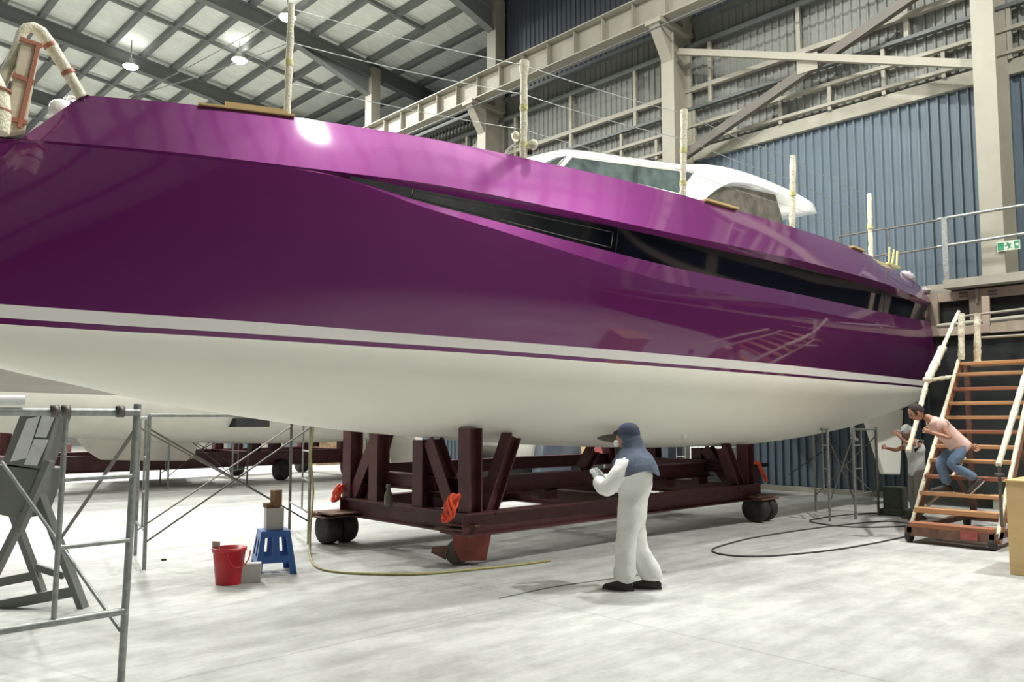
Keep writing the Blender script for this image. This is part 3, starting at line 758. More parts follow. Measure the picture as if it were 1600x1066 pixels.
# mottled white hull section sitting low
hs = thing('hull_section', 'mottled white hull section with a rounded lower edge, low behind the scaffold at left', 'hull section', at(235, 722, Z=.5))
P = [at(*p, Y=20.5) for p in [(108, 640), (112, 672), (122, 690), (136, 706), (156, 719), (292, 721), (302, 716), (308, 700), (318, 640)]]
q = MB(); q.prism(P, (1.2, 3.2, 0)); q.build('shell', M['bg_white'], hs, bevel=.05)
q = MB(); a_, c = at(112, 660, Y=20.45), at(312, 662, Y=20.45); q.bar(a_, c, .04, .07); q.build('chine', M['bg_grey'], hs)
hs['label'] = 'mottled white hull section with a rounded lower edge, low behind the scaffold at left'
h3 = thing('hull_mould', 'white boat hull with slanted bow, low behind the middle of the maroon cradle', 'hull', at(830, 722, Y=15.5))
P = [at(*p, Y=15.5) for p in [(780, 660), (794, 698), (816, 723), (870, 721), (880, 660)]]
q = MB(); q.prism(P, (.6, 2.6, 0)); q.build('shell', M['bg_white'], h3, bevel=.04)
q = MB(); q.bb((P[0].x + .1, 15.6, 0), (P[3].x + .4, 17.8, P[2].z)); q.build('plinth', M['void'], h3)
q = MB(); P = [at(*p, Y=17.5) for p in [(634, 660), (652, 692), (659, 728), (660, 660)]]; q.prism(P, (.4, 2.0, 0))
tag(q.build('keel_wedge', M['bg_white']), 'white wedge shaped keel section seen between the cradle posts', 'keel')
q = MB(); P = [at(*p, Y=14.9) for p in [(865, 722), (875, 686), (925, 684), (935, 720)]]; P = [Vector((p.x - .6, p.y, 0 if i_ in (0, 3) else p.z)) for i_, p in enumerate(P)]; q.prism(P, (.2, .5, 0))
tag(q.build('tarpaulin', M['teal_tarp'], bevel=.05), 'blue-grey tarpaulin over goods behind the cradle, left of the coverall worker', 'tarpaulin')
# assorted goods on the floor far behind
def goods(px, py, w_, h_, Yd, m, label, nm, cat, d=.8):
    c = at(px, py, Y=Yd); q = MB(); q.box((c.x, c.y + d / 2, c.z), (w_, d, h_)); return tag(q.build(nm, m, bevel=.03), label, cat)
def floor_goods(px, pbase, ptop, w_, m, label, nm, cat, d=.8, shelf=0.0):
    f0 = at(px, pbase, Z=shelf); H = Vector((math.cos(YAW), math.sin(YAW), 0)); dd = f0.dot(H)
    h_ = (pbase - ptop) * dd / FPX; k_ = min(1, (16.9 - w_ / 2) / f0.x); ztop = CAMH + (h_ - CAMH) * k_; q = MB(); q.box((f0.x * k_, f0.y * k_, ztop / 2), (w_, d, ztop)); return tag(q.build(nm, m, bevel=.03), label, cat)
floor_goods(508, 712, 680, 1.5, M['brick_tarp'], 'brown mottled wrapped bale on the far floor, left of the maroon cradle', 'bale', 'bale', 1.2)
floor_goods(312, 722, 676, 1.6, M['grey_wall'], 'grey ribbed metal container far behind the mid scaffold', 'metal_container', 'container', 1.5)
floor_goods(341, 712, 698, .5, M['red_plastic'], 'small red crate far behind the mid scaffold, beside the grey container', 'crate', 'crate', .5)
floor_goods(640, 722, 706, .9, M['ply'], 'low yellowish wooden box far behind, seen between cradle posts', 'wooden_box', 'box', .6)
floor_goods(605, 720, 700, .8, M['paper'], 'low pale box far behind, left of the yellowish one', 'pale_box', 'box', .6)
bn = thing('low_bench', 'long low dark bench along the blue wall behind the cradle', 'bench', (17.1, 12.6, 0))
q = MB(); q.bb((16.2, 9.6, .62), (17.1, 15.3, .7)); q.build('bench_top', M['void'], bn)
for y in (9.8, 12.0, 15.1): q = MB(); q.bb((16.3, y - .05, 0), (17.0, y + .05, .62)); q.build('trestle', M['maroon'], bn)
q = MB(); q.bb((16.22, 9.7, .3), (16.26, 15.2, .6)); q.build('front_board', M['void'], bn)
def bench_goods(px, h_, w_, m, label, nm, cat):
    c = at(px, 690, X=16.6); q = MB(); q.bb((16.35, c.y - w_ / 2, .7), (16.95, c.y + w_ / 2, .7 + h_)); return tag(q.build(nm, m, bevel=.02), label, cat)
bench_goods(947, .42, .45, M['red_steel'], 'reddish crate on the low dark bench, just left of the worker in white', 'crate', 'crate')
bench_goods(925, .3, .35, M['ply'], 'small tan carton on the low dark bench, left of the reddish crate', 'carton', 'carton')
bench_goods(1035, .8, .7, M['blue_dark'], 'dark blue-grey cabinet on the low bench, right of the worker in white', 'cabinet', 'cabinet')
bench_goods(1112, .35, .9, M['paper'], 'low white box on the low bench between the right cradle struts', 'white_box', 'box')
floor_goods(20, 700, 668, 2.6, M['bg_white'], 'white boxed load on the far floor at the left edge', 'boxed_load', 'load', 1.5)
floor_goods(95, 732, 694, .5, M['maroon'], 'maroon steel post stand far behind the grey stand', 'post_stand', 'stand', .5)

# ---------------------------------------------------------------- scaffolds
def couplers(t, pts, r=.04):
    for p in pts:
        q = MB(); q.lathe([(r, -.035), (r * 1.25, -.03), (r * 1.25, .03), (r, .035)], p, 12, axis=0); q.build('coupler', M['galv_dark'], t)
sc = thing('scaffold_frame', 'near grey tubular scaffold frame at the left, cut by the frame edge', 'scaffold', (1.87, 5.68, 0), 'scaffolds')
FX, FY = 1.87, 5.68
def tb(t, pts, r, nm, m='galv'):
    q = MB(); q.tube(pts, r, 12); return q.build(nm, M[m], t)
tb(sc, [(FX, FY, 0), (FX + .05, FY + .03, 1.8)], .024, 'leg'); tb(sc, [(.65, FY, 0), (.66, FY, 1.76)], .024, 'leg')
tb(sc, [(.55, FY, 1.745), (FX + .06, FY + .02, 1.745)], .026, 'top_rail')
tb(sc, [(.66, FY, .44), (FX, FY, .45)], .024, 'lower_rail')
ix = 1.47
tb(sc, [(ix - .01, FY, .45), (ix + .01, FY, 1.74)], .017, 'inner_post')
for z in (.9, 1.32): tb(sc, [(ix, FY, z), (FX + .02, FY, z + .005)], .015, 'rung')
tb(sc, [(1.05, FY, .45), (1.06, FY, 1.74)], .017, 'inner_post')
pz = at(188, 985, Y=FY + .01); pq = at(3, 722, Y=FY + 1.9); tb(sc, [pz, pq], .013, 'brace')
pz = at(209, 675, Y=FY + .03); pq = at(85, 856, Y=FY + 1.86); tb(sc, [pz, pq], .013, 'brace', 'galv_dark')
for px in (86, 103, 188):
    c = at(px, 634, Y=FY); q = MB(); q.lathe([(.028, -.022), (.04, -.022), (.04, .022), (.028, .022)], (c.x, FY, 1.75), 14, axis=0, cap=False); q.build('coupler', M['galv_dark'], sc)
c = at(16, 626, Y=FY); q = MB(); q.tube([(c.x - .12, FY, 1.815), (c.x + .075, FY, 1.815)], .03, 16); tag(q.build('tape_roll', M['paper']), 'white paper roll lying on the top rail of the near scaffold', 'roll')

def frame_pair(name, label, L1, L2, R1, R2, h, yellow=False):
    t = thing(name, label, 'scaffold', ((L1.x + R1.x) / 2, (L1.y + R1.y) / 2, 0), 'scaffolds')
    for i_, P in enumerate((L1, L2, R1, R2)):
        tb(t, [P, P + Vector((0, 0, h))], .022, 'leg', 'galv' if i_ != 3 else 'galv_dark')
    for a_, c in ((L1, L2), (R1, R2)):
        tb(t, [a_ + Vector((0, 0, h - .03)), c + Vector((0, 0, h - .03))], .018, 'cross_tube')
        m_ = a_.lerp(c, .35); tb(t, [m_ + Vector((0, 0, .42)), m_ + Vector((0, 0, h - .03))], .013, 'inner_post')
        for z in (.42, .85, 1.25): tb(t, [a_ + Vector((0, 0, z)), m_ + Vector((0, 0, z))], .012, 'rung')
        tb(t, [a_ + Vector((0, 0, .42)), c + Vector((0, 0, .42))], .014, 'cross_tube')
    for a_, c in ((L1, R1), (L2, R2)):
        tb(t, [a_ + Vector((0, 0, h - .15)), c + Vector((0, 0, .3))], .011, 'brace', 'galv_dark'); tb(t, [a_ + Vector((0, 0, .3)), c + Vector((0, 0, h - .15))], .011, 'brace', 'galv_dark')
    return t
L1, L2, R1, R2 = at(225, 890, Z=0), at(211, 868, Z=0), at(482, 850, Z=0), at(452, 828, Z=0)
sc2 = frame_pair('scaffold_frame', 'thin scaffold bay with crossed braces standing behind the red bucket', L1, L2, R1, R2, 1.74)
tb(sc2, [L1 + Vector((0, 0, 1.74)), L1.lerp(R1, .62) + Vector((0, 0, 1.745))], .02, 'ledger')
A1, A2, B1, B2 = at(120, 752, Z=0), at(104, 745, Z=0), at(372, 740, Z=0), at(385, 735, Z=0)
A1, A2, B1, B2 = at(262, 764, Z=0), at(250, 758, Z=0), at(362, 762, Z=0), at(386, 757, Z=0)
frame_pair('scaffold_frame', 'small pale scaffold bay far behind, under the dark square hatch', A1, A2, B1, B2, 1.75)
frame_pair('scaffold_frame', 'pale scaffold bay far behind the left end of the maroon cradle', at(560, 745, Z=0), at(572, 740, Z=0), at(640, 742, Z=0), at(650, 738, Z=0), 1.7)
frame_pair('scaffold_frame', 'pale scaffold bay far behind, seen between the right cradle struts', Vector((14.2, 11.3, 0)), Vector((14.3, 12.1, 0)), Vector((15.6, 10.8, 0)), Vector((15.7, 11.6, 0)), 1.7)
# dark scaffold at the right by the blue wall
t = frame_pair('scaffold_frame', 'dark thin scaffold bay before the blue wall, under the stern', at(1297, 815, Z=0), at(1275, 800, Z=0), at(1337, 812, Z=0), at(1373, 805, Z=0), 1.55)
tb(t, [at(1232, 742, Y=8.9), at(1325, 678, Y=8.4)], .012, 'brace', 'cable')

# grey stand with papers (behind the near scaffold)
gs = thing('notice_stand', 'grey painted cross-legged wooden stand with white paper sheets on its sloping box', 'stand', at(60, 930, Z=0))
H = Vector((math.cos(YAW), math.sin(YAW), 0)); R_ = Vector((math.sin(YAW), -math.cos(YAW), 0))
DG = 7.3
def g(px, py, d=0.0):
    dr = Vector(ray(px, py)); return Vector((0, 0, CAMH)) + dr * ((DG + d) / dr.dot(H))
q = MB()
front = [g(32, 646), g(92, 644), g(62, 733), g(2, 724)]; off = g(112, 650, .35) - g(92, 644)
q.prism(front, off); q.build('sloping_box', M['grey_paint'], gs, bevel=.008)
q = MB(); q.prism([g(-6, 726, .02), g(60, 734, .02), g(30, 812, .02), g(-20, 800, .02)], H * .38 + R_ * .05); q.build('lower_box', M['grey_paint'], gs, bevel=.008)
for poly in ([(43, 655), (63, 650), (42, 716), (16, 722)], [(66, 650), (86, 650), (72, 684), (55, 683)], [(54, 686), (76, 687), (58, 728), (38, 726)]):
    q = MB(); q.prism([g(*p, -.012) for p in poly], H * -.006); q.build('paper_sheet', M['paper'], gs)
for pa, pb, d, w_ in (((100, 655), (40, 800), .36, .11), ((40, 800), (-12, 905), .05, .10), ((52, 745), (132, 955), .2, .11), ((20, 800), (66, 926), .55, .09), ((78, 720), (30, 830), .0, .09)):
    q = MB(); q.bar(g(*pa, d), g(*pb, d), .05, w_, up=H); q.build('leg', M['grey_paint'], gs)
for pa, pb, d, w_ in (((-20, 950), (118, 924), .18, .09), ((-10, 912), (62, 898), .55, .08), ((56, 886), (100, 900), .4, .06)):
    q = MB(); q.bar(g(*pa, d), g(*pb, d), .04, w_); q.build('rail', M['grey_paint'], gs)

# ---------------------------------------------------------------- bucket, stool, tins
def fpt(px, py): return at(px, py, Z=0)
c = fpt(357, 912); bk = thing('bucket', 'red plastic bucket on the floor left of the blue stool', 'bucket', c)
r0, r1, hh = .128, .163, .37
q = MB(); q.lathe([(r0, 0), (r1, hh - .03), (r1 + .012, hh - .03), (r1 + .012, hh), (r1 - .006, hh), (r0 - .008, .02), (0.001, .02)], c, 32, cap=False); q.lathe([(r0, 0), (.001, 0)], c, 32, cap=False); q.build('shell', M['red_plastic'], bk)
q = MB(); q.tube([c + Vector((r1 * math.cos(t) * .75 + .03, -abs(r1) * 1.02, hh - .03 - .16 * math.sin(t))) for t in [math.pi * k / 10 for k in range(11)]], .006, 6); q.build('handle', M['red_plastic'], bk)
q = MB(); e = c - Rr * .14; q.box(e + Vector((0, 0, hh - .0)), (.012, .09, .12), Matrix.Rotation(.5, 3, 'Z')); tag(q.build('scraper', M['pale_tin']), 'grey metal scraper hooked on the rim of the red bucket', 'scraper')
# stool
c = fpt(426, 894); st = thing('plastic_stool', 'blue plastic stool with slotted sides right of the red bucket', 'stool', c)
a0 = math.radians(22); 
def sp(x, y, z): return c + Matrix.Rotation(a0 - math.radians(40), 3, 'Z') @ Vector((x, y, z))
hS = .47; wb_, wt_ = .225, .155
q = MB(); q.prism([sp(x, y, hS - .03) for x, y in ((-wt_, -wt_), (wt_, -wt_), (wt_, wt_), (-wt_, wt_))], (0, 0, .03)); q.build('seat', M['blue_plastic'], st, bevel=.012)
def wv(z): return wb_ + (wt_ - wb_) * z / hS
for k in range(4):
    R4 = Matrix.Rotation(k * math.pi / 2, 3, 'Z')
    def s4(u, z, o=0):
        v = R4 @ Vector((u * wv(z), -wv(z) - o, z)); return sp(v.x, v.y, v.z)
    q = MB()
    for (u0, u1, z0, z1) in ((-1, -.68, 0, hS), (.68, 1, 0, hS), (-.68, .68, .4, hS), (-.68, .68, .13, .2), (-.22, .22, .2, .4)):
        a_ = [s4(u0, z0), s4(u1, z0), s4(u1, z1), s4(u0, z1)]; n_ = (a_[1] - a_[0]).cross(a_[3] - a_[0]).normalized() * .012; q.prism(a_, -n_)
    q.build('side_panel', M['blue_plastic'], st)
q = MB(); q.box(sp(0, 0, hS + .12), (.19, .19, .24), Matrix.Rotation(a0 - math.radians(40), 3, 'Z')); tag(q.build('carton', M['pale_tin'], bevel=.006), 'pale grey carton standing on the blue stool', 'carton')
q = MB(); q.box(sp(.02, 0, hS + .24 + .1), (.1, .08, .19), Matrix.Rotation(.2, 3, 'Z')); q.box(sp(-.06, 0, hS + .24 + .03), (.09, .09, .05)); tag(q.build('brown_carton', M['brown_card']), 'brown cardboard piece on top of the pale carton', 'carton')
c = fpt(392, 910); q = MB(); q.box(c + Vector((0, 0, .1)), (.2, .12, .2), Matrix.Rotation(-.5, 3, 'Z')); tag(q.build('grey_carton', M['pale_tin'], bevel=.006), 'small grey carton on the floor between bucket and stool', 'carton')
c = fpt(256, 876); q = MB(); q.box(c + Vector((0, 0, .01)), (.05, .03, .02)); tag(q.build('rubble_chip', M['rubber']), 'tiny dark chip lying on the floor behind the near scaffold', 'chip')

# ---------------------------------------------------------------- hoses and cables
def cable(pts, r, m, nm, label, cat, zs=None):
    P = [at(p[0], p[1], Z=r) for p in pts]; out = []
    for i_ in range(len(P) - 1):
        p0 = P[max(i_ - 1, 0)]; p1 = P[i_]; p2 = P[i_ + 1]; p3 = P[min(i_ + 2, len(P) - 1)]
        for k in range(8):
            t = k / 8; out.append(.5 * ((2 * p1) + (-p0 + p2) * t + (2*p0 - 5*p1 + 4*p2 - p3) * t * t + (-p0 + 3*p1 - 3*p2 + p3) * t ** 3))
    out.append(P[-1]); q = MB(); q.tube((zs or []) + out, r, 8); return tag(q.build(nm, M[m]), label, cat)
base = at(484, 862, Z=.012)
zs = [Vector((R1.x + .0, R1.y - .07, 1.62)), Vector((R1.x - .03, R1.y - .07, 1.2)), Vector((R1.x + .02, R1.y - .07, .7)), Vector((base.x, base.y, .25)), Vector((base.x, base.y, .06))]
cable([(484, 866), (492, 884), (520, 893), (580, 897), (660, 897), (740, 890), (800, 884), (860, 876)], .014, 'yellow_hose', 'air_hose', 'yellowish air hose hanging down the mid scaffold and running along the floor', 'hose', zs)
cable([(780, 935), (860, 918), (950, 905), (1040, 893)], .006, 'galv', 'thin_cord', 'thin pale cord on the floor left of the worker in white', 'cord')
cable([(1418, 838), (1360, 850), (1290, 861), (1200, 869), (1140, 868), (1113, 861), (1130, 852), (1190, 838), (1300, 822), (1380, 815), (1420, 818)], .011, 'cable', 'power_cable', 'dark cable looping over the floor right of the worker in white', 'cable')
cable([(1420, 822), (1360, 824), (1310, 822), (1265, 814), (1310, 806), (1370, 802), (1405, 806)], .011, 'cable', 'power_cable', 'dark cable coiled on the floor below the rudder', 'cable')

# ---------------------------------------------------------------- mobile stairs
YSL, YSR = 4.52, 3.48
sr = thing('mobile_stairs', 'tall wheeled boarding stairs with wooden treads at the right', 'stairs', (12.8, 4.0, 0))
tl = [(1419, 816), (1428, 793), (1436, 768), (1444, 742), (1452, 716.5), (1460.5, 694.6), (1468, 672), (1475, 650), (1482, 628), (1488, 606), (1493, 583), (1499, 566)]
TR = []
for k, (px, py) in enumerate(tl):
    P = at(px, py, Y=YSL); TR.append(P); dpt = .24 if k < 11 else .6
    q = MB(); th = .07 if k < 2 else .05
    q.bb((P.x, YSR, P.z - th), (P.x + dpt, YSL, P.z)); o = q.build('tread', M['wood'] if (k % 3 or k > 9) else M['wood_dk'], sr, bevel=.006)
dirS = (TR[-1] - TR[2])
for y in (YSL + .02, YSR - .02):
    q = MB(); a_ = Vector((TR[0].x + .16, y, .12)); c = Vector((TR[-1].x + .1, y, TR[-1].z)); q.bar(a_, c, .04, .16, up=(0, 1, 0) if False else (0, 0, 1)); q.build('stringer', M['wood_dk'], sr)
    q = MB(); pts = [a_.lerp(c, t / 14) + Vector((-.06, 0, .04)) for t in range(15)]; q.tube(pts, [.03 * random.uniform(.85, 1.15) for _ in pts], 8); q.build('wrapped_tube', M['wrap'], sr)
def wrapped(pts, r, nm='handrail', n=18):
    P = []
    for i_ in range(len(pts) - 1):
        for k in range(n): P.append(pts[i_].lerp(pts[i_ + 1], k / n))
    P.append(pts[-1]); q = MB(); q.tube(P, [r * random.uniform(.85, 1.18) for _ in P], 9); return q.build(nm, M['wrap'], sr)
YH = YSL + .1
lh = [at(*p, Y=YH) for p in [(1498, 487), (1472, 545), (1449, 594), (1434, 652), (1419, 705)]]
wrapped(lh[:2], .03); wrapped(lh[1:3], .055); wrapped(lh[2:], .034)
for p in (lh[1], lh[2], at(1462, 568, Y=YH)):
    q = MB(); q.lathe([(.03, -.05), (.065, -.03), (.065, .03), (.03, .05)], p, 12); q.build('wrapped_joint', M['wrap'], sr)
wrapped([at(1452, 594, Y=YH), at(1496, 588, Y=YH)], .03, 'wrapped_bar')
rh = [at(*p, Y=YSR - .05) for p in [(1610, 560), (1560, 727)]]; wrapped(rh, .042)
lp = at(1561, 727, Y=YSR - .05); q = MB(); q.tube([lp, Vector((lp.x, lp.y, .3))], .022, 8); q.lathe([(.06, -.01), (.06, .01)], lp - Vector((0, 0, .12)), 12); q.build('post', M['galv_dark'], sr)
px0 = TR[-1]
for (px, yb, yt) in ((1502, 562, 490), (1527, 566, 490)):
    a_ = at(px, yb, Y=YSL - .02 if px < 1510 else YSL - .18); c = at_depth(px, yt, a_); wrapped([a_ + Vector((.08, 0, 0)) * 0, c], .05, 'wrapped_post')
for pa, pb, r in (((1500, 495), (1640, 478), .02), ((1530, 528), (1640, 521), .02)):
    q = MB(); Yx = None; a_ = at(*pa, X=14.6); c = at(*pb, X=14.6); q.tube([a_, c], r, 8); q.build('guard_rail', M['beam'], sr)
# base carriage
zb_ = .2
q = MB(); q.bb((TR[0].x, YSR - .02, .1), (TR[0].x + .1, YSL + .02, .22)); q.build('base_beam', M['rust'], sr)
q = MB(); q.bb((TR[0].x + 2.3, YSR, .12), (TR[0].x + 2.4, YSL, .22)); q.build('base_beam', M['rust'], sr)
for y in (YSL, YSR):
    q = MB(); q.bb((TR[0].x, y - .04, .14), (TR[0].x + 2.5, y + .04, .22)); q.build('base_rail', M['rust'], sr)
    q = MB(); q.bar((TR[-1].x + .35, y, .15), (TR[-1].x + .35, y, TR[-1].z - .05), .08, .08); q.build('rear_post', M['rust'], sr)
    q = MB(); q.bar((TR[-1].x + .35, y, .3), (TR[5].x + .2, y, TR[5].z), .05, .05); q.build('strut', M['rust'], sr)
for y in (YSL + .02, YSR + .02):
    for x in (TR[0].x + .08, TR[0].x + 2.4):
        q = MB(); q.lathe([(.03, -.035), (.085, -.035), (.095, -.02), (.095, .02), (.085, .035), (.03, .035)], (x, y, .095), 18, axis=1); wo = q.build('caster', M['rubber'], sr)
        q = MB(); q.bb((x - .03, y - .05, .1), (x + .03, y + .05, .2)); q.build('fork', M['rust'], wo)
c = at(1514, 838, X=TR[0].x - .02); q = MB(); q.bb(c - Vector((.01, .1, .05)), c + Vector((.01, .1, .06))); q.build('red_plate', M['red_steel'], sr)
q = MB(); pts = [at(1508, 715, Y=4.1), at(1488, 745, Y=4.2), at(1466, 775, Y=4.35), at(1440, 800, Y=4.6)]; q.tube(pts, .02, 8); tag(q.build('air_hose', M['wrap']), 'pale hose hanging down over the stair treads beside the climbing man', 'hose')

# plywood box
c = at(1578, 898, Z=0); pbx = thing('plywood_box', 'tall plywood box on the floor at the right edge', 'box', c)
D_ = c.dot(H); hb_ = (898 - 757) * D_ / FPX
q = MB(); q.bb((c.x, c.y - 1.1, 0), (c.x + .9, c.y, hb_)); q.build('carcass', M['ply'], pbx, bevel=.006)
q = MB(); q.bb((c.x - .02, c.y - 1.12, hb_), (c.x + .92, c.y + .02, hb_ + .02)); q.build('lid', M['ply'], pbx)

# ---------------------------------------------------------------- mezzanine, office front, railing
XM = 16.75
a_ = at(1473, 438, X=XM); ym = a_.y; zm = 4.38
mz = MB(); mz.bb((XM, Y0 + 4, zm - .16), (17.2, ym, zm)); mz.bb((17.2, Y0 + 4, zm - .2), (XW - .2, 9.5, zm))
struct('mezzanine_deck', mz, M['concrete_edge'])
rl = thing('handrail', 'grey two-bar handrail on the concrete mezzanine edge at right', 'handrail', (XM + .1, 2, zm))
for (pa, pb) in (((1465, 343), (1640, 314)), ((1465, 386), (1640, 359))):
    q = MB(); q.tube([at(*pa, X=XM + .05), at(*pb, X=XM + .05)], .03, 10); q.build('rail_bar', M['galv'], rl)
y = ym - .02
for yy in (ym - .06, ym - 3.0):
    q = MB(); q.bb((XM + .02, yy - .05, zm), (XM + .1, yy + .05, zm + 1.24)); q.build('post', M['galv'], rl)
rl2 = thing('handrail', 'thin dark handrail on the mezzanine behind the stern, left of the grey one', 'handrail', (17.5, 6.5, zm))
for (pa, pb) in (((1384, 358), (1466, 344)), ((1384, 400), (1466, 386)), ((1310, 370), (1384, 357)), ((1366, 401), (1388, 397))):
    q = MB(); q.tube([at(*pa, X=17.3), at(*pb, X=17.3)], .022, 8); q.build('rail_bar', M['galv_dark'], rl2)
for px, ya_ in ((1388, 358), (1310, 370)):
    p = at(px, ya_, X=17.3); q = MB(); q.tube([(p.x, p.y, zm), tuple(p)], .022, 8); q.build('post', M['galv_dark'], rl2)
XO = 17.05
def ob(x0, x1, y0_, y1_, X=XO, th=.08):   # rectangle given by picture columns at mid height and z range
    return None
def yz(px, py, X=XO): p = at(px, py, X=X); return p.y, p.z
ow = MB()
zt = zm - .2; z_op_t = yz(1490, 470)[1]; z_op_b = yz(1490, 506)[1]; z_bot = yz(1490, 524)[1]
ys = [ym - .05, yz(1466, 480)[0], yz(1515, 480)[0], yz(1545, 480)[0], -1.2, -1.8, Y0 + 5]
yl = yz(1444, 480)[0]; ow.bb((XO, Y0 + 5, z_op_t), (XO + .1, yl, zt)); ow.bb((XO - .012, ys[1], z_bot + .01), (XO + .09, yl - .01, zt - .01))
ow.bb((XO - .012, ys[3], z_bot + .01), (XO + .09, ys[2], zt - .01)); ow.bb((XO - .012, ys[5], z_bot + .01), (XO + .09, ys[4], zt - .01))
ow.bb((XO, Y0 + 5, z_bot), (XO + .1, yl, z_op_b))
struct('wall_office', ow, M['office'])
for (pa, pb, pc) in ((1499, 1512, 459), (1544, 1558, 456)):
    for dy in (0, 5):
        u = at(pa, pc + dy, X=XO); v = at(pb, pc + dy - 1, X=XO); q = MB(); q.bb((XO - .02, u.y, u.z - .012), (XO, v.y, u.z + .012)); struct('vent_slot', q, M['beam_dk'])
u = at(1526, 440, X=XO); q = MB(); q.tube([(XO - .04, u.y, zt + .0), (XO - .04, u.y, z_op_t - .1)], .03, 8); struct('downpipe', q, M['concrete_edge'])
q = MB(); q.bb((XO + .11, Y0 + 5, .3), (XO + .15, yl, zt)); struct('office_dark_sheet', q, M['void'])  # dark sheet standing in for the shade behind and below the openings
for (pa, pb) in (((1465, 510), (1640, 491)),):
    q = MB(); q.tube([at(*pa, X=16.6), at(*pb, X=16.6)], .045, 8); tag(q.build('guard_rail', M['beam']), 'pale horizontal guard rail crossing in front of the dark office windows', 'rail')
q = MB(); u = at(1541, 488, X=16.58); q.bb((u.x - .03, u.y - .06, u.z - .25), (u.x + .03, u.y + .06, u.z + .3)); tag(q.build('rail_bracket', M['office']), 'short upright bracket on the pale guard rail', 'bracket')
# exit sign on the column
c = at(1576, 384, X=17.2); es = thing('exit_sign', 'small green and white emergency exit sign on the pale column', 'sign', c)
q = MB(); q.bb((17.18, c.y - .19, c.z - .09), (17.215, c.y + .19, c.z + .09)); q.build('panel', M['white_sign'], es)
q = MB()
for dy, w_ in ((.125, .055), (-.14, .04)): q.bb((17.175, c.y + dy - w_, c.z - .07), (17.18, c.y + dy + w_, c.z + .07))
def sl(a0_, a1_, t_=.016): q.bar((17.176, c.y + a0_[0], c.z + a0_[1]), (17.176, c.y + a1_[0], c.z + a1_[1]), .004, t_, up=(1, 0, 0)) if False else q.bar((17.176, c.y + a0_[0], c.z + a0_[1]), (17.176, c.y + a1_[0], c.z + a1_[1]), .006, t_)
sl((.01, .02), (-.02, -.02), .03); sl((-.02, -.02), (.02, -.07)); sl((-.02, -.02), (-.06, -.05)); sl((.01, .02), (.05, .0)); sl((0, .02), (-.05, .03))
q.bb((17.175, c.y - .005, c.z + .035), (17.18, c.y + .025, c.z + .065))
q.build('pictogram', M['green_sign'], es)
q = MB(); q.prism([(17.17, c.y - .14 + .03, c.z), (17.17, c.y - .14 - .03, c.z + .035), (17.17, c.y - .14 - .03, c.z - .035)], (.004, 0, 0)); q.build('arrow', M['white_sign'], es)
q = MB(); u = at(1400, 805, Z=0); q.bb((u.x - .18, u.y - .15, .1), (u.x + .18, u.y + .15, .5)); q.bb((u.x - .22, u.y - .2, 0), (u.x + .22, u.y + .2, .12)); tag(q.build('air_compressor', M['green_dark'], bevel=.02), 'dark boxy machine on the floor left of the man in grey', 'machine')

# ---------------------------------------------------------------- people
def skin_mesh(name, m, root, nodes, edges, rootv=0, sub=2, disp=0.0):
    """nodes: list of (co, rx, ry) in the person's local frame"""
    me = bpy.data.meshes.new(name); me.from_pydata([n[0] for n in nodes], edges, []); me.materials.append(m)
    o = bpy.data.objects.new(name, me); COL.objects.link(o); o.parent = root
    sk = o.modifiers.new('skin', 'SKIN'); sk.use_smooth_shade = True
    lay = me.skin_vertices[0] if me.skin_vertices else None
    if lay is None:
        bm = bmesh.new(); bm.from_mesh(me); bm.verts.layers.skin.verify(); bm.to_mesh(me); bm.free(); lay = me.skin_vertices[0]
    for i_, n in enumerate(nodes):
        lay.data[i_].radius = (n[1], n[2]); lay.data[i_].use_root = (i_ == rootv)
    ss_ = o.modifiers.new('sub', 'SUBSURF'); ss_.levels = sub; ss_.render_levels = sub
    if disp:
        tx = bpy.data.textures.new('folds', 'CLOUDS'); tx.noise_scale = .12
        d = o.modifiers.new('folds', 'DISPLACE'); d.texture = tx; d.strength = disp; d.mid_level = .5; d.texture_coords = 'LOCAL'
    return o
def chain(nodes, edges, pts, start=None):
    prev = start
    for p in pts:
        nodes.append(p); i_ = len(nodes) - 1
        if prev is not None: edges.append((prev, i_))
        prev = i_
    return prev
def hand(nodes, edges, wrist_i, w0, d, side, n_, curl=.5):
    """w0 wrist pos, d pointing dir, side dir toward thumb, n_ palm normal (fingers curl toward it)"""
    d = d.normalized(); side = (side - d * side.dot(d)).normalized(); n_ = d.cross(side) if n_ is None else n_
    p = chain(nodes, edges, [(tuple(w0 + d * .045), .028, .018)], wrist_i)
    k0 = w0 + d * .075
    for j, (o_, L) in enumerate(((.03, .07), (.01, .08), (-.01, .075), (-.03, .06))):
        a_ = k0 + side * o_; d2 = (d * (1 - curl) + n_ * curl).normalized(); d3 = (d * (1 - 2 * curl) + n_ * curl * 1.6).normalized()
        chain(nodes, edges, [(tuple(a_), .0105, .0105), (tuple(a_ + d2 * L * .5), .009, .009), (tuple(a_ + d2 * L * .5 + d3 * L * .5), .0075, .0075)], p)
    chain(nodes, edges, [(tuple(w0 + d * .03 + side * .04), .0115, .0115), (tuple(w0 + d * .06 + side * .058), .0095, .0095), (tuple(w0 + d * .085 + side * .05 + n_ * .015), .008, .008)], p)
V = Vector
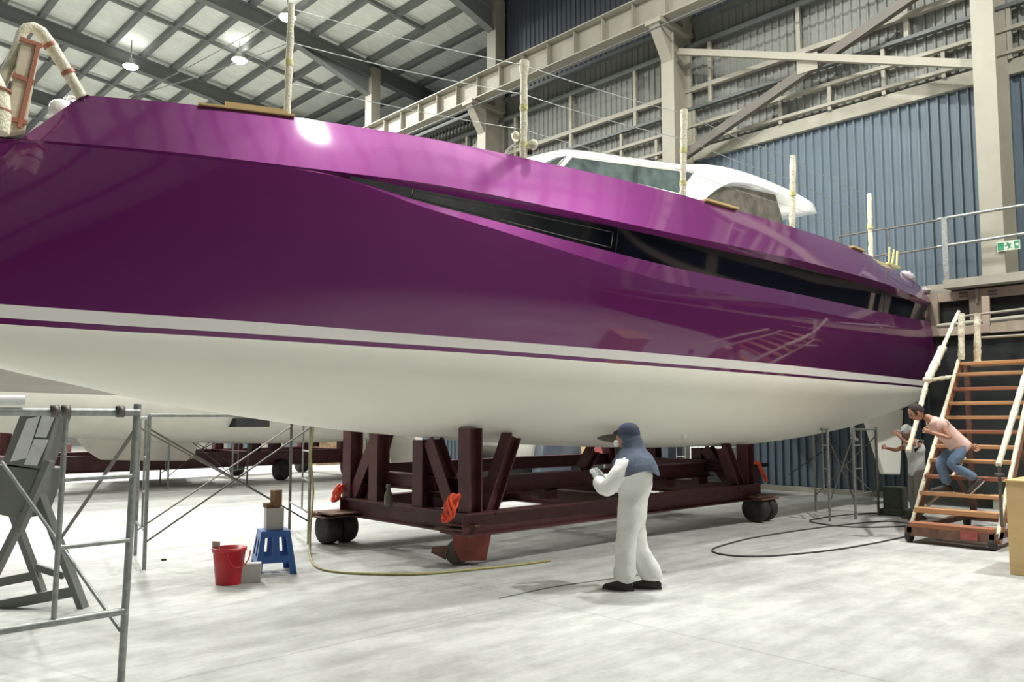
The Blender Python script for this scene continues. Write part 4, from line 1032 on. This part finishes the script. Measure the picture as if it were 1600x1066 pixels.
def head_mesh(root, c, fwd, m, s=1.0, up=V((0, 0, 1))):
    """ellipsoid-based head with brow, nose, chin, ears in one mesh"""
    fwd = fwd.normalized(); left = up.cross(fwd).normalized(); up2 = fwd.cross(left)
    q = MB(); rows = []
    for i_ in range(17):
        th = math.pi * i_ / 16; r = []
        for k in range(25):
            ph = 2 * math.pi * k / 24; zz = math.cos(th); x = math.sin(th) * math.cos(ph); y = math.sin(th) * math.sin(ph)
            sx, sy, sz = .098, .076, .118
            if zz < 0: sy *= 1 + .28 * zz; sx *= 1 + .12 * zz
            X_ = x * sx; Y_ = y * sy; Z_ = zz * sz
            if x > .3:
                if abs(y) < .3: X_ += .022 * math.exp(-((zz + .12) / .16) ** 2) * (1 - abs(y) / .3)     # nose
                X_ -= .010 * math.exp(-((zz - .08) / .1) ** 2) * math.exp(-((abs(y) - .38) / .18) ** 2)  # eye sockets
                X_ += .008 * math.exp(-((zz + .72) / .15) ** 2)                                          # chin
            r.append(c + fwd * X_ * s + left * Y_ * s + up2 * Z_ * s)
        rows.append(r)
    q.grid(rows)
    for sg in (-1, 1):
        e = c + left * sg * .077 * s + up2 * -.005 - fwd * .008; q.box(e, (.03, .014, .055), Matrix((fwd, left, up2)).transposed())
    off = root_loc(None)
    me_o = q.build('head', m, None); me_o.parent = root
    # eyes and mouth
    for sg in (-1, 1):
        qq = MB(); e = c + fwd * .083 * s + left * sg * .03 * s + up2 * .01; qq.lathe([(.001, -.008), (.008, -.005), (.009, 0), (.008, .005), (.001, .008)], e, 8); eo = qq.build('eye', M['hair'], None); eo.parent = root
    qq = MB(); e = c + fwd * .088 * s + up2 * -.06; qq.box(e, (.012, .045, .009), Matrix((fwd, left, up2)).transposed()); mo = qq.build('mouth', M['tape_red'], None); mo.parent = root
    return me_o
def shoe(root, heel, d, m, sole=None, pitch=0.0, L=.26):
    d = d.normalized(); up = V((0, 0, 1)); left = up.cross(d).normalized()
    R = Matrix.Rotation(pitch, 3, left); d = R @ d; up = R @ up; q = MB(); rows = []
    for t, w_, h_ in ((-.04, .018, .05), (0, .034, .075), (.08, .038, .09), (.15, .042, .065), (.2, .044, .05), (.25, .036, .035), (.275, .01, .02)):
        r = []
        for k in range(13):
            a_ = math.pi * k / 12; r.append(heel + d * t + left * math.cos(a_) * w_ + up * math.sin(a_) ** .7 * h_)
        rows.append(r)
    q.grid(rows); q.grid([[r[0] for r in rows], [r[-1] for r in rows]], smooth=False)
    o = q.build('shoe', m, None); o.parent = root
    qq = MB(); qq.prism([heel + d * t + left * w_ for t, w_ in ((-.045, .02), (0, .037), (.15, .044), (.22, .044), (.28, .012))] + [heel + d * t - left * w_ for t, w_ in ((.28, .012), (.22, .044), (.15, .044), (0, .037), (-.045, .02))], up * -.015); so_ = qq.build('sole', sole or m, None); so_.parent = o
    return o

# --- worker in the white coverall (local +X is where he faces)
fc = at(990, 921, Z=0)
pa = thing('person', 'person in white coverall with slate-blue hood cloth and cap, standing under the hull', 'person', fc)
pa.rotation_euler = (0, 0, math.radians(116))
# body
N = []; E = []
chain(N, E, [((0, 0, .84), .11, .09), ((0, 0, 1.02), .10, .08), ((.0, 0, 1.2), .11, .09), ((.0, 0, 1.32), .09, .07), ((.01, 0, 1.4), .055, .055), ((.03, 0, 1.45), .05, .05)])
for sg in (-1, 1):
    e_ = chain(N, E, [((0, sg * .17, 1.3), .06, .06), ((.12, sg * .24, 1.12), .045, .045), ((.2, sg * .24, .98), .04, .04), ((.28, sg * .18, 1.04), .032, .03), ((.34, sg * .12, 1.1), .026, .024)], 3)
    hand(N, E, e_, V(N[e_][0]), V((.45, -sg * .1, .7)), V((-.5, -sg * .8, 0)), V((.2, -sg * .9, .1)).normalized(), .5)
for (sg, hx, kx, fx) in ((-1, 0, .02, -.16), (1, 0, .06, .08)):
    chain(N, E, [((hx, sg * .1, .78), .09, .09), ((kx, sg * .1, .45), .065, .065), ((fx, sg * .1, .1), .045, .045)], 0)
skin_mesh('body', M['palecloth'], pa, N, E)
# coverall, loose
N = []; E = []
chain(N, E, [((0, 0, .80), .175, .15), ((0, 0, .93), .165, .14), ((-.04, 0, 1.06), .195, .165), ((-.03, 0, 1.18), .2, .17), ((0, 0, 1.3), .15, .12), ((.01, 0, 1.38), .08, .08)])
for sg in (-1, 1):
    chain(N, E, [((.01, sg * .165, 1.265), .08, .08), ((.11, sg * .25, 1.13), .085, .085), ((.2, sg * .26, .985), .115, .11), ((.28, sg * .19, 1.04), .085, .08), ((.345, sg * .12, 1.105), .055, .05)], 4)
for (sg, kx, fx) in ((-1, .0, -.17), (1, .06, .07)):
    chain(N, E, [((.0, sg * .085, .68), .125, .125), ((kx, sg * .09, .46), .115, .11), ((kx * .5 + fx * .5, sg * .09, .28), .115, .11), ((fx, sg * .09, .13), .128, .11), ((fx + .01, sg * .09, .075), .11, .095)], 0)
cv = skin_mesh('coverall', M['suit'], pa, N, E, disp=.035)
head_mesh(pa, V((.05, 0, 1.5)), V((1, 0, .25)), M['skin'])
# hood cloth: cap + drape over neck and shoulders
q = MB(); rows = []
for i_, (z, rx, ry, ox) in enumerate(((1.625, .02, .02, .03), (1.615, .07, .06, .03), (1.58, .105, .085, .03), (1.52, .118, .094, .025), (1.47, .118, .096, .0), (1.43, .11, .10, -.01), (1.395, .125, .13, -.02), (1.33, .18, .2, -.03), (1.24, .225, .265, -.03), (1.16, .235, .28, -.03))):
    r = []
    for k in range(33):
        a_ = 2 * math.pi * k / 32; wob = 1 + (.05 * math.sin(a_ * 5 + i_) if i_ > 4 else .02 * math.sin(a_ * 7))
        front = math.cos(a_) > .9 and i_ == 3
        zz = z + (.03 * math.sin(a_ * 3 + 1) if i_ > 7 else 0)
        r.append(V((ox + rx * wob * math.cos(a_) - (.035 if front else 0), ry * wob * math.sin(a_), zz)))
    rows.append(r)
q.grid(rows); o = q.build('hood_cloth', M['hood'], None); o.parent = pa
q = MB(); rows = []
for (z, r_) in ((1.665, .005), (1.66, .05), (1.635, .088), (1.6, .108), (1.555, .118), (1.545, .118)):
    rows.append([V((.03 + r_ * math.cos(2 * math.pi * k / 24), r_ * .84 * math.sin(2 * math.pi * k / 24), z)) for k in range(25)])
q.grid(rows); o = q.build('cap', M['navy'], None); o.parent = pa
q = MB(); q.box((.155, 0, 1.45), (.06, .09, .07)); o = q.build('face_mask', M['white_gloss'], None, bevel=.02); o.parent = pa
for (sg, fx, pt) in ((-1, -.2, .12), (1, .04, 0)):
    shoe(pa, V((fx - .02, sg * .09, .017)), V((1, -.05 * sg, 0)), M['shoe'], pitch=0)
BZ_ = .04

# --- man climbing the stairs
tr = TR[2]; cb = V((TR[2].x + .14, 4.02, TR[2].z))
pbm = thing('person', 'man in pale pink t-shirt and jeans bending forward on the stairs', 'person', cb)
pbm.rotation_euler = (0, 0, math.radians(128))
def man(root, hipz, tilt, shirt, pants, legs, arms, headf, cap=None, hair=True, sh=.44, short=True, lean_y=0):
    hip = V((0, 0, hipz)); td = V((math.sin(tilt), lean_y, math.cos(tilt))).normalized(); up_ = lambda d_: hip + td * d_
    bend = V((.04, 0, -.0))
    N = []; E = []
    chain(N, E, [(tuple(hip), .10, .085), (tuple(up_(.16)), .095, .08), (tuple(up_(.32)), .11, .09), (tuple(up_(sh)), .105, .09), (tuple(up_(sh + .07) + bend), .052, .052), (tuple(up_(sh + .12) + bend * 1.6), .05, .05)])
    shc = up_(sh - .02)
    for (sg, el, wr, curl) in arms:
        e_ = chain(N, E, [(tuple(shc + V((0, sg * .17, 0))), .052, .052), (tuple((shc + V((0, sg * .18, 0))).lerp(V(el), .5)), .043, .043), (tuple(el), .038, .038), (tuple(V(el).lerp(V(wr), .6)), .031, .031), (tuple(wr), .025, .022)], 3)
        d_ = (V(wr) - V(el)).normalized(); sd = V((0, 0, 1)) if abs(d_.z) < .8 else V((1, 0, 0)); hand(N, E, e_, V(wr), d_, sd, V((0, -sg, 0)), curl)
    for (sg, kn, an, sp_) in legs: chain(N, E, [(tuple(hip + V((.0, sg * .1, -.06))), .085, .085), (tuple(kn), .058, .058), (tuple(an), .042, .042)], 0)
    skin_mesh('body', M['skin'], root, N, E)
    N = []; E = []
    chain(N, E, [(tuple(up_(-.13)), .175, .16), (tuple(up_(-.02)), .172, .15), (tuple(up_(.1)), .165, .135), (tuple(up_(.26)), .17, .135), (tuple(up_(sh - .04)), .145, .12), (tuple(up_(sh + .04) + bend), .068, .068)])
    for (sg, el, wr, curl) in arms:
        a_ = shc + V((0, sg * .17, 0)); chain(N, E, [(tuple(a_), .078, .078), (tuple(a_.lerp(V(el), .45)), .075, .075)] + ([] if short else [(tuple(el), .06, .06), (tuple(V(el).lerp(V(wr), .6)), .052, .05)]), 4)
    skin_mesh('shirt', shirt, root, N, E, disp=.012)
    N = []; E = []
    chain(N, E, [(tuple(hip + V((0, 0, -.02))), .145, .125), (tuple(up_(.06)), .14, .12)])
    for (sg, kn, an, sp_) in legs:
        h_ = hip + V((0, sg * .1, -.1)); chain(N, E, [(tuple(h_), .108, .108), (tuple(h_.lerp(V(kn), .6)), .09, .09), (tuple(kn), .078, .078), (tuple(V(kn).lerp(V(an), .5)), .07, .07), (tuple(V(an) + V((0, 0, .01))), .062, .062)], 0)
    skin_mesh('trousers', pants, root, N, E, disp=.02)
    hc = up_(sh + .2) + bend * 2.2 + headf.normalized() * .03
    up2 = (td + V((0, 0, .3))).normalized(); fw = (headf - up2 * headf.dot(up2)).normalized(); lf = up2.cross(fw)
    head_mesh(root, hc, fw, M['skin'], up=up2)
    q = MB(); rows = []
    for i_ in range(9):
        th = math.pi * .56 * i_ / 8; r = []
        for k in range(25):
            ph = 2 * math.pi * k / 24; ex = -.018 if cap is None else 0
            r.append(hc + fw * (math.sin(th) * math.cos(ph) * .104 + ex) + lf * math.sin(th) * math.sin(ph) * .083 + up2 * (math.cos(th) * .126 + (.006 if i_ < 8 else 0)))
        rows.append(r)
    q.grid(rows)
    if cap is not None: q.prism([hc + fw * a_ + lf * b_ + up2 * .02 for a_, b_ in ((.08, -.07), (.18, -.05), (.2, 0), (.18, .05), (.08, .07))], up2 * .012)
    o = q.build('cap' if cap is not None else 'hair', cap or M['hair'], None); o.parent = root
    for (sg, kn, an, sp_) in legs: shoe(root, V(an) + V((-.03, 0, -.075)) if not sp_ else V(an) + V((-.05, 0, -.045)), V((1, 0, 0)), M['shoe'], M['sole'], pitch=sp_)
dz2 = TR[3].z - TR[2].z
man(pbm, .66, .74, M['pink'], M['jeans'],
    [(1, (.16, .1, .40), (-.17, .12, .20), .75), (-1, (.22, -.12, .42), (.12, -.12, .09), 0)],
    [(-1, (-.08, -.3, .84), (-.26, -.27, .66), .4), (1, (.2, .27, .76), (.42, .2, .84), .6)], V((.9, 0, -.75)), hair=True)
# --- man in grey behind the handrail
fc2 = at(1436, 812, Z=0)
pcm = thing('person', 'man in pale shirt and grey work clothes with cap, reaching up to the rudder', 'person', fc2)
pcm.rotation_euler = (0, 0, math.radians(140))
man(pcm, .84, .06, M['palecloth'], M['greycloth'],
    [(-1, (.03, -.11, .46), (.0, -.12, .08), 0), (1, (.05, .11, .46), (.02, .12, .08), 0)],
    [(-1, (.22, -.26, 1.16), (.42, -.2, 1.2), .3), (1, (.28, .2, 1.3), (.36, .14, 1.4), .3)], V((1, .0, .05)), cap=M['palecloth'], short=True)
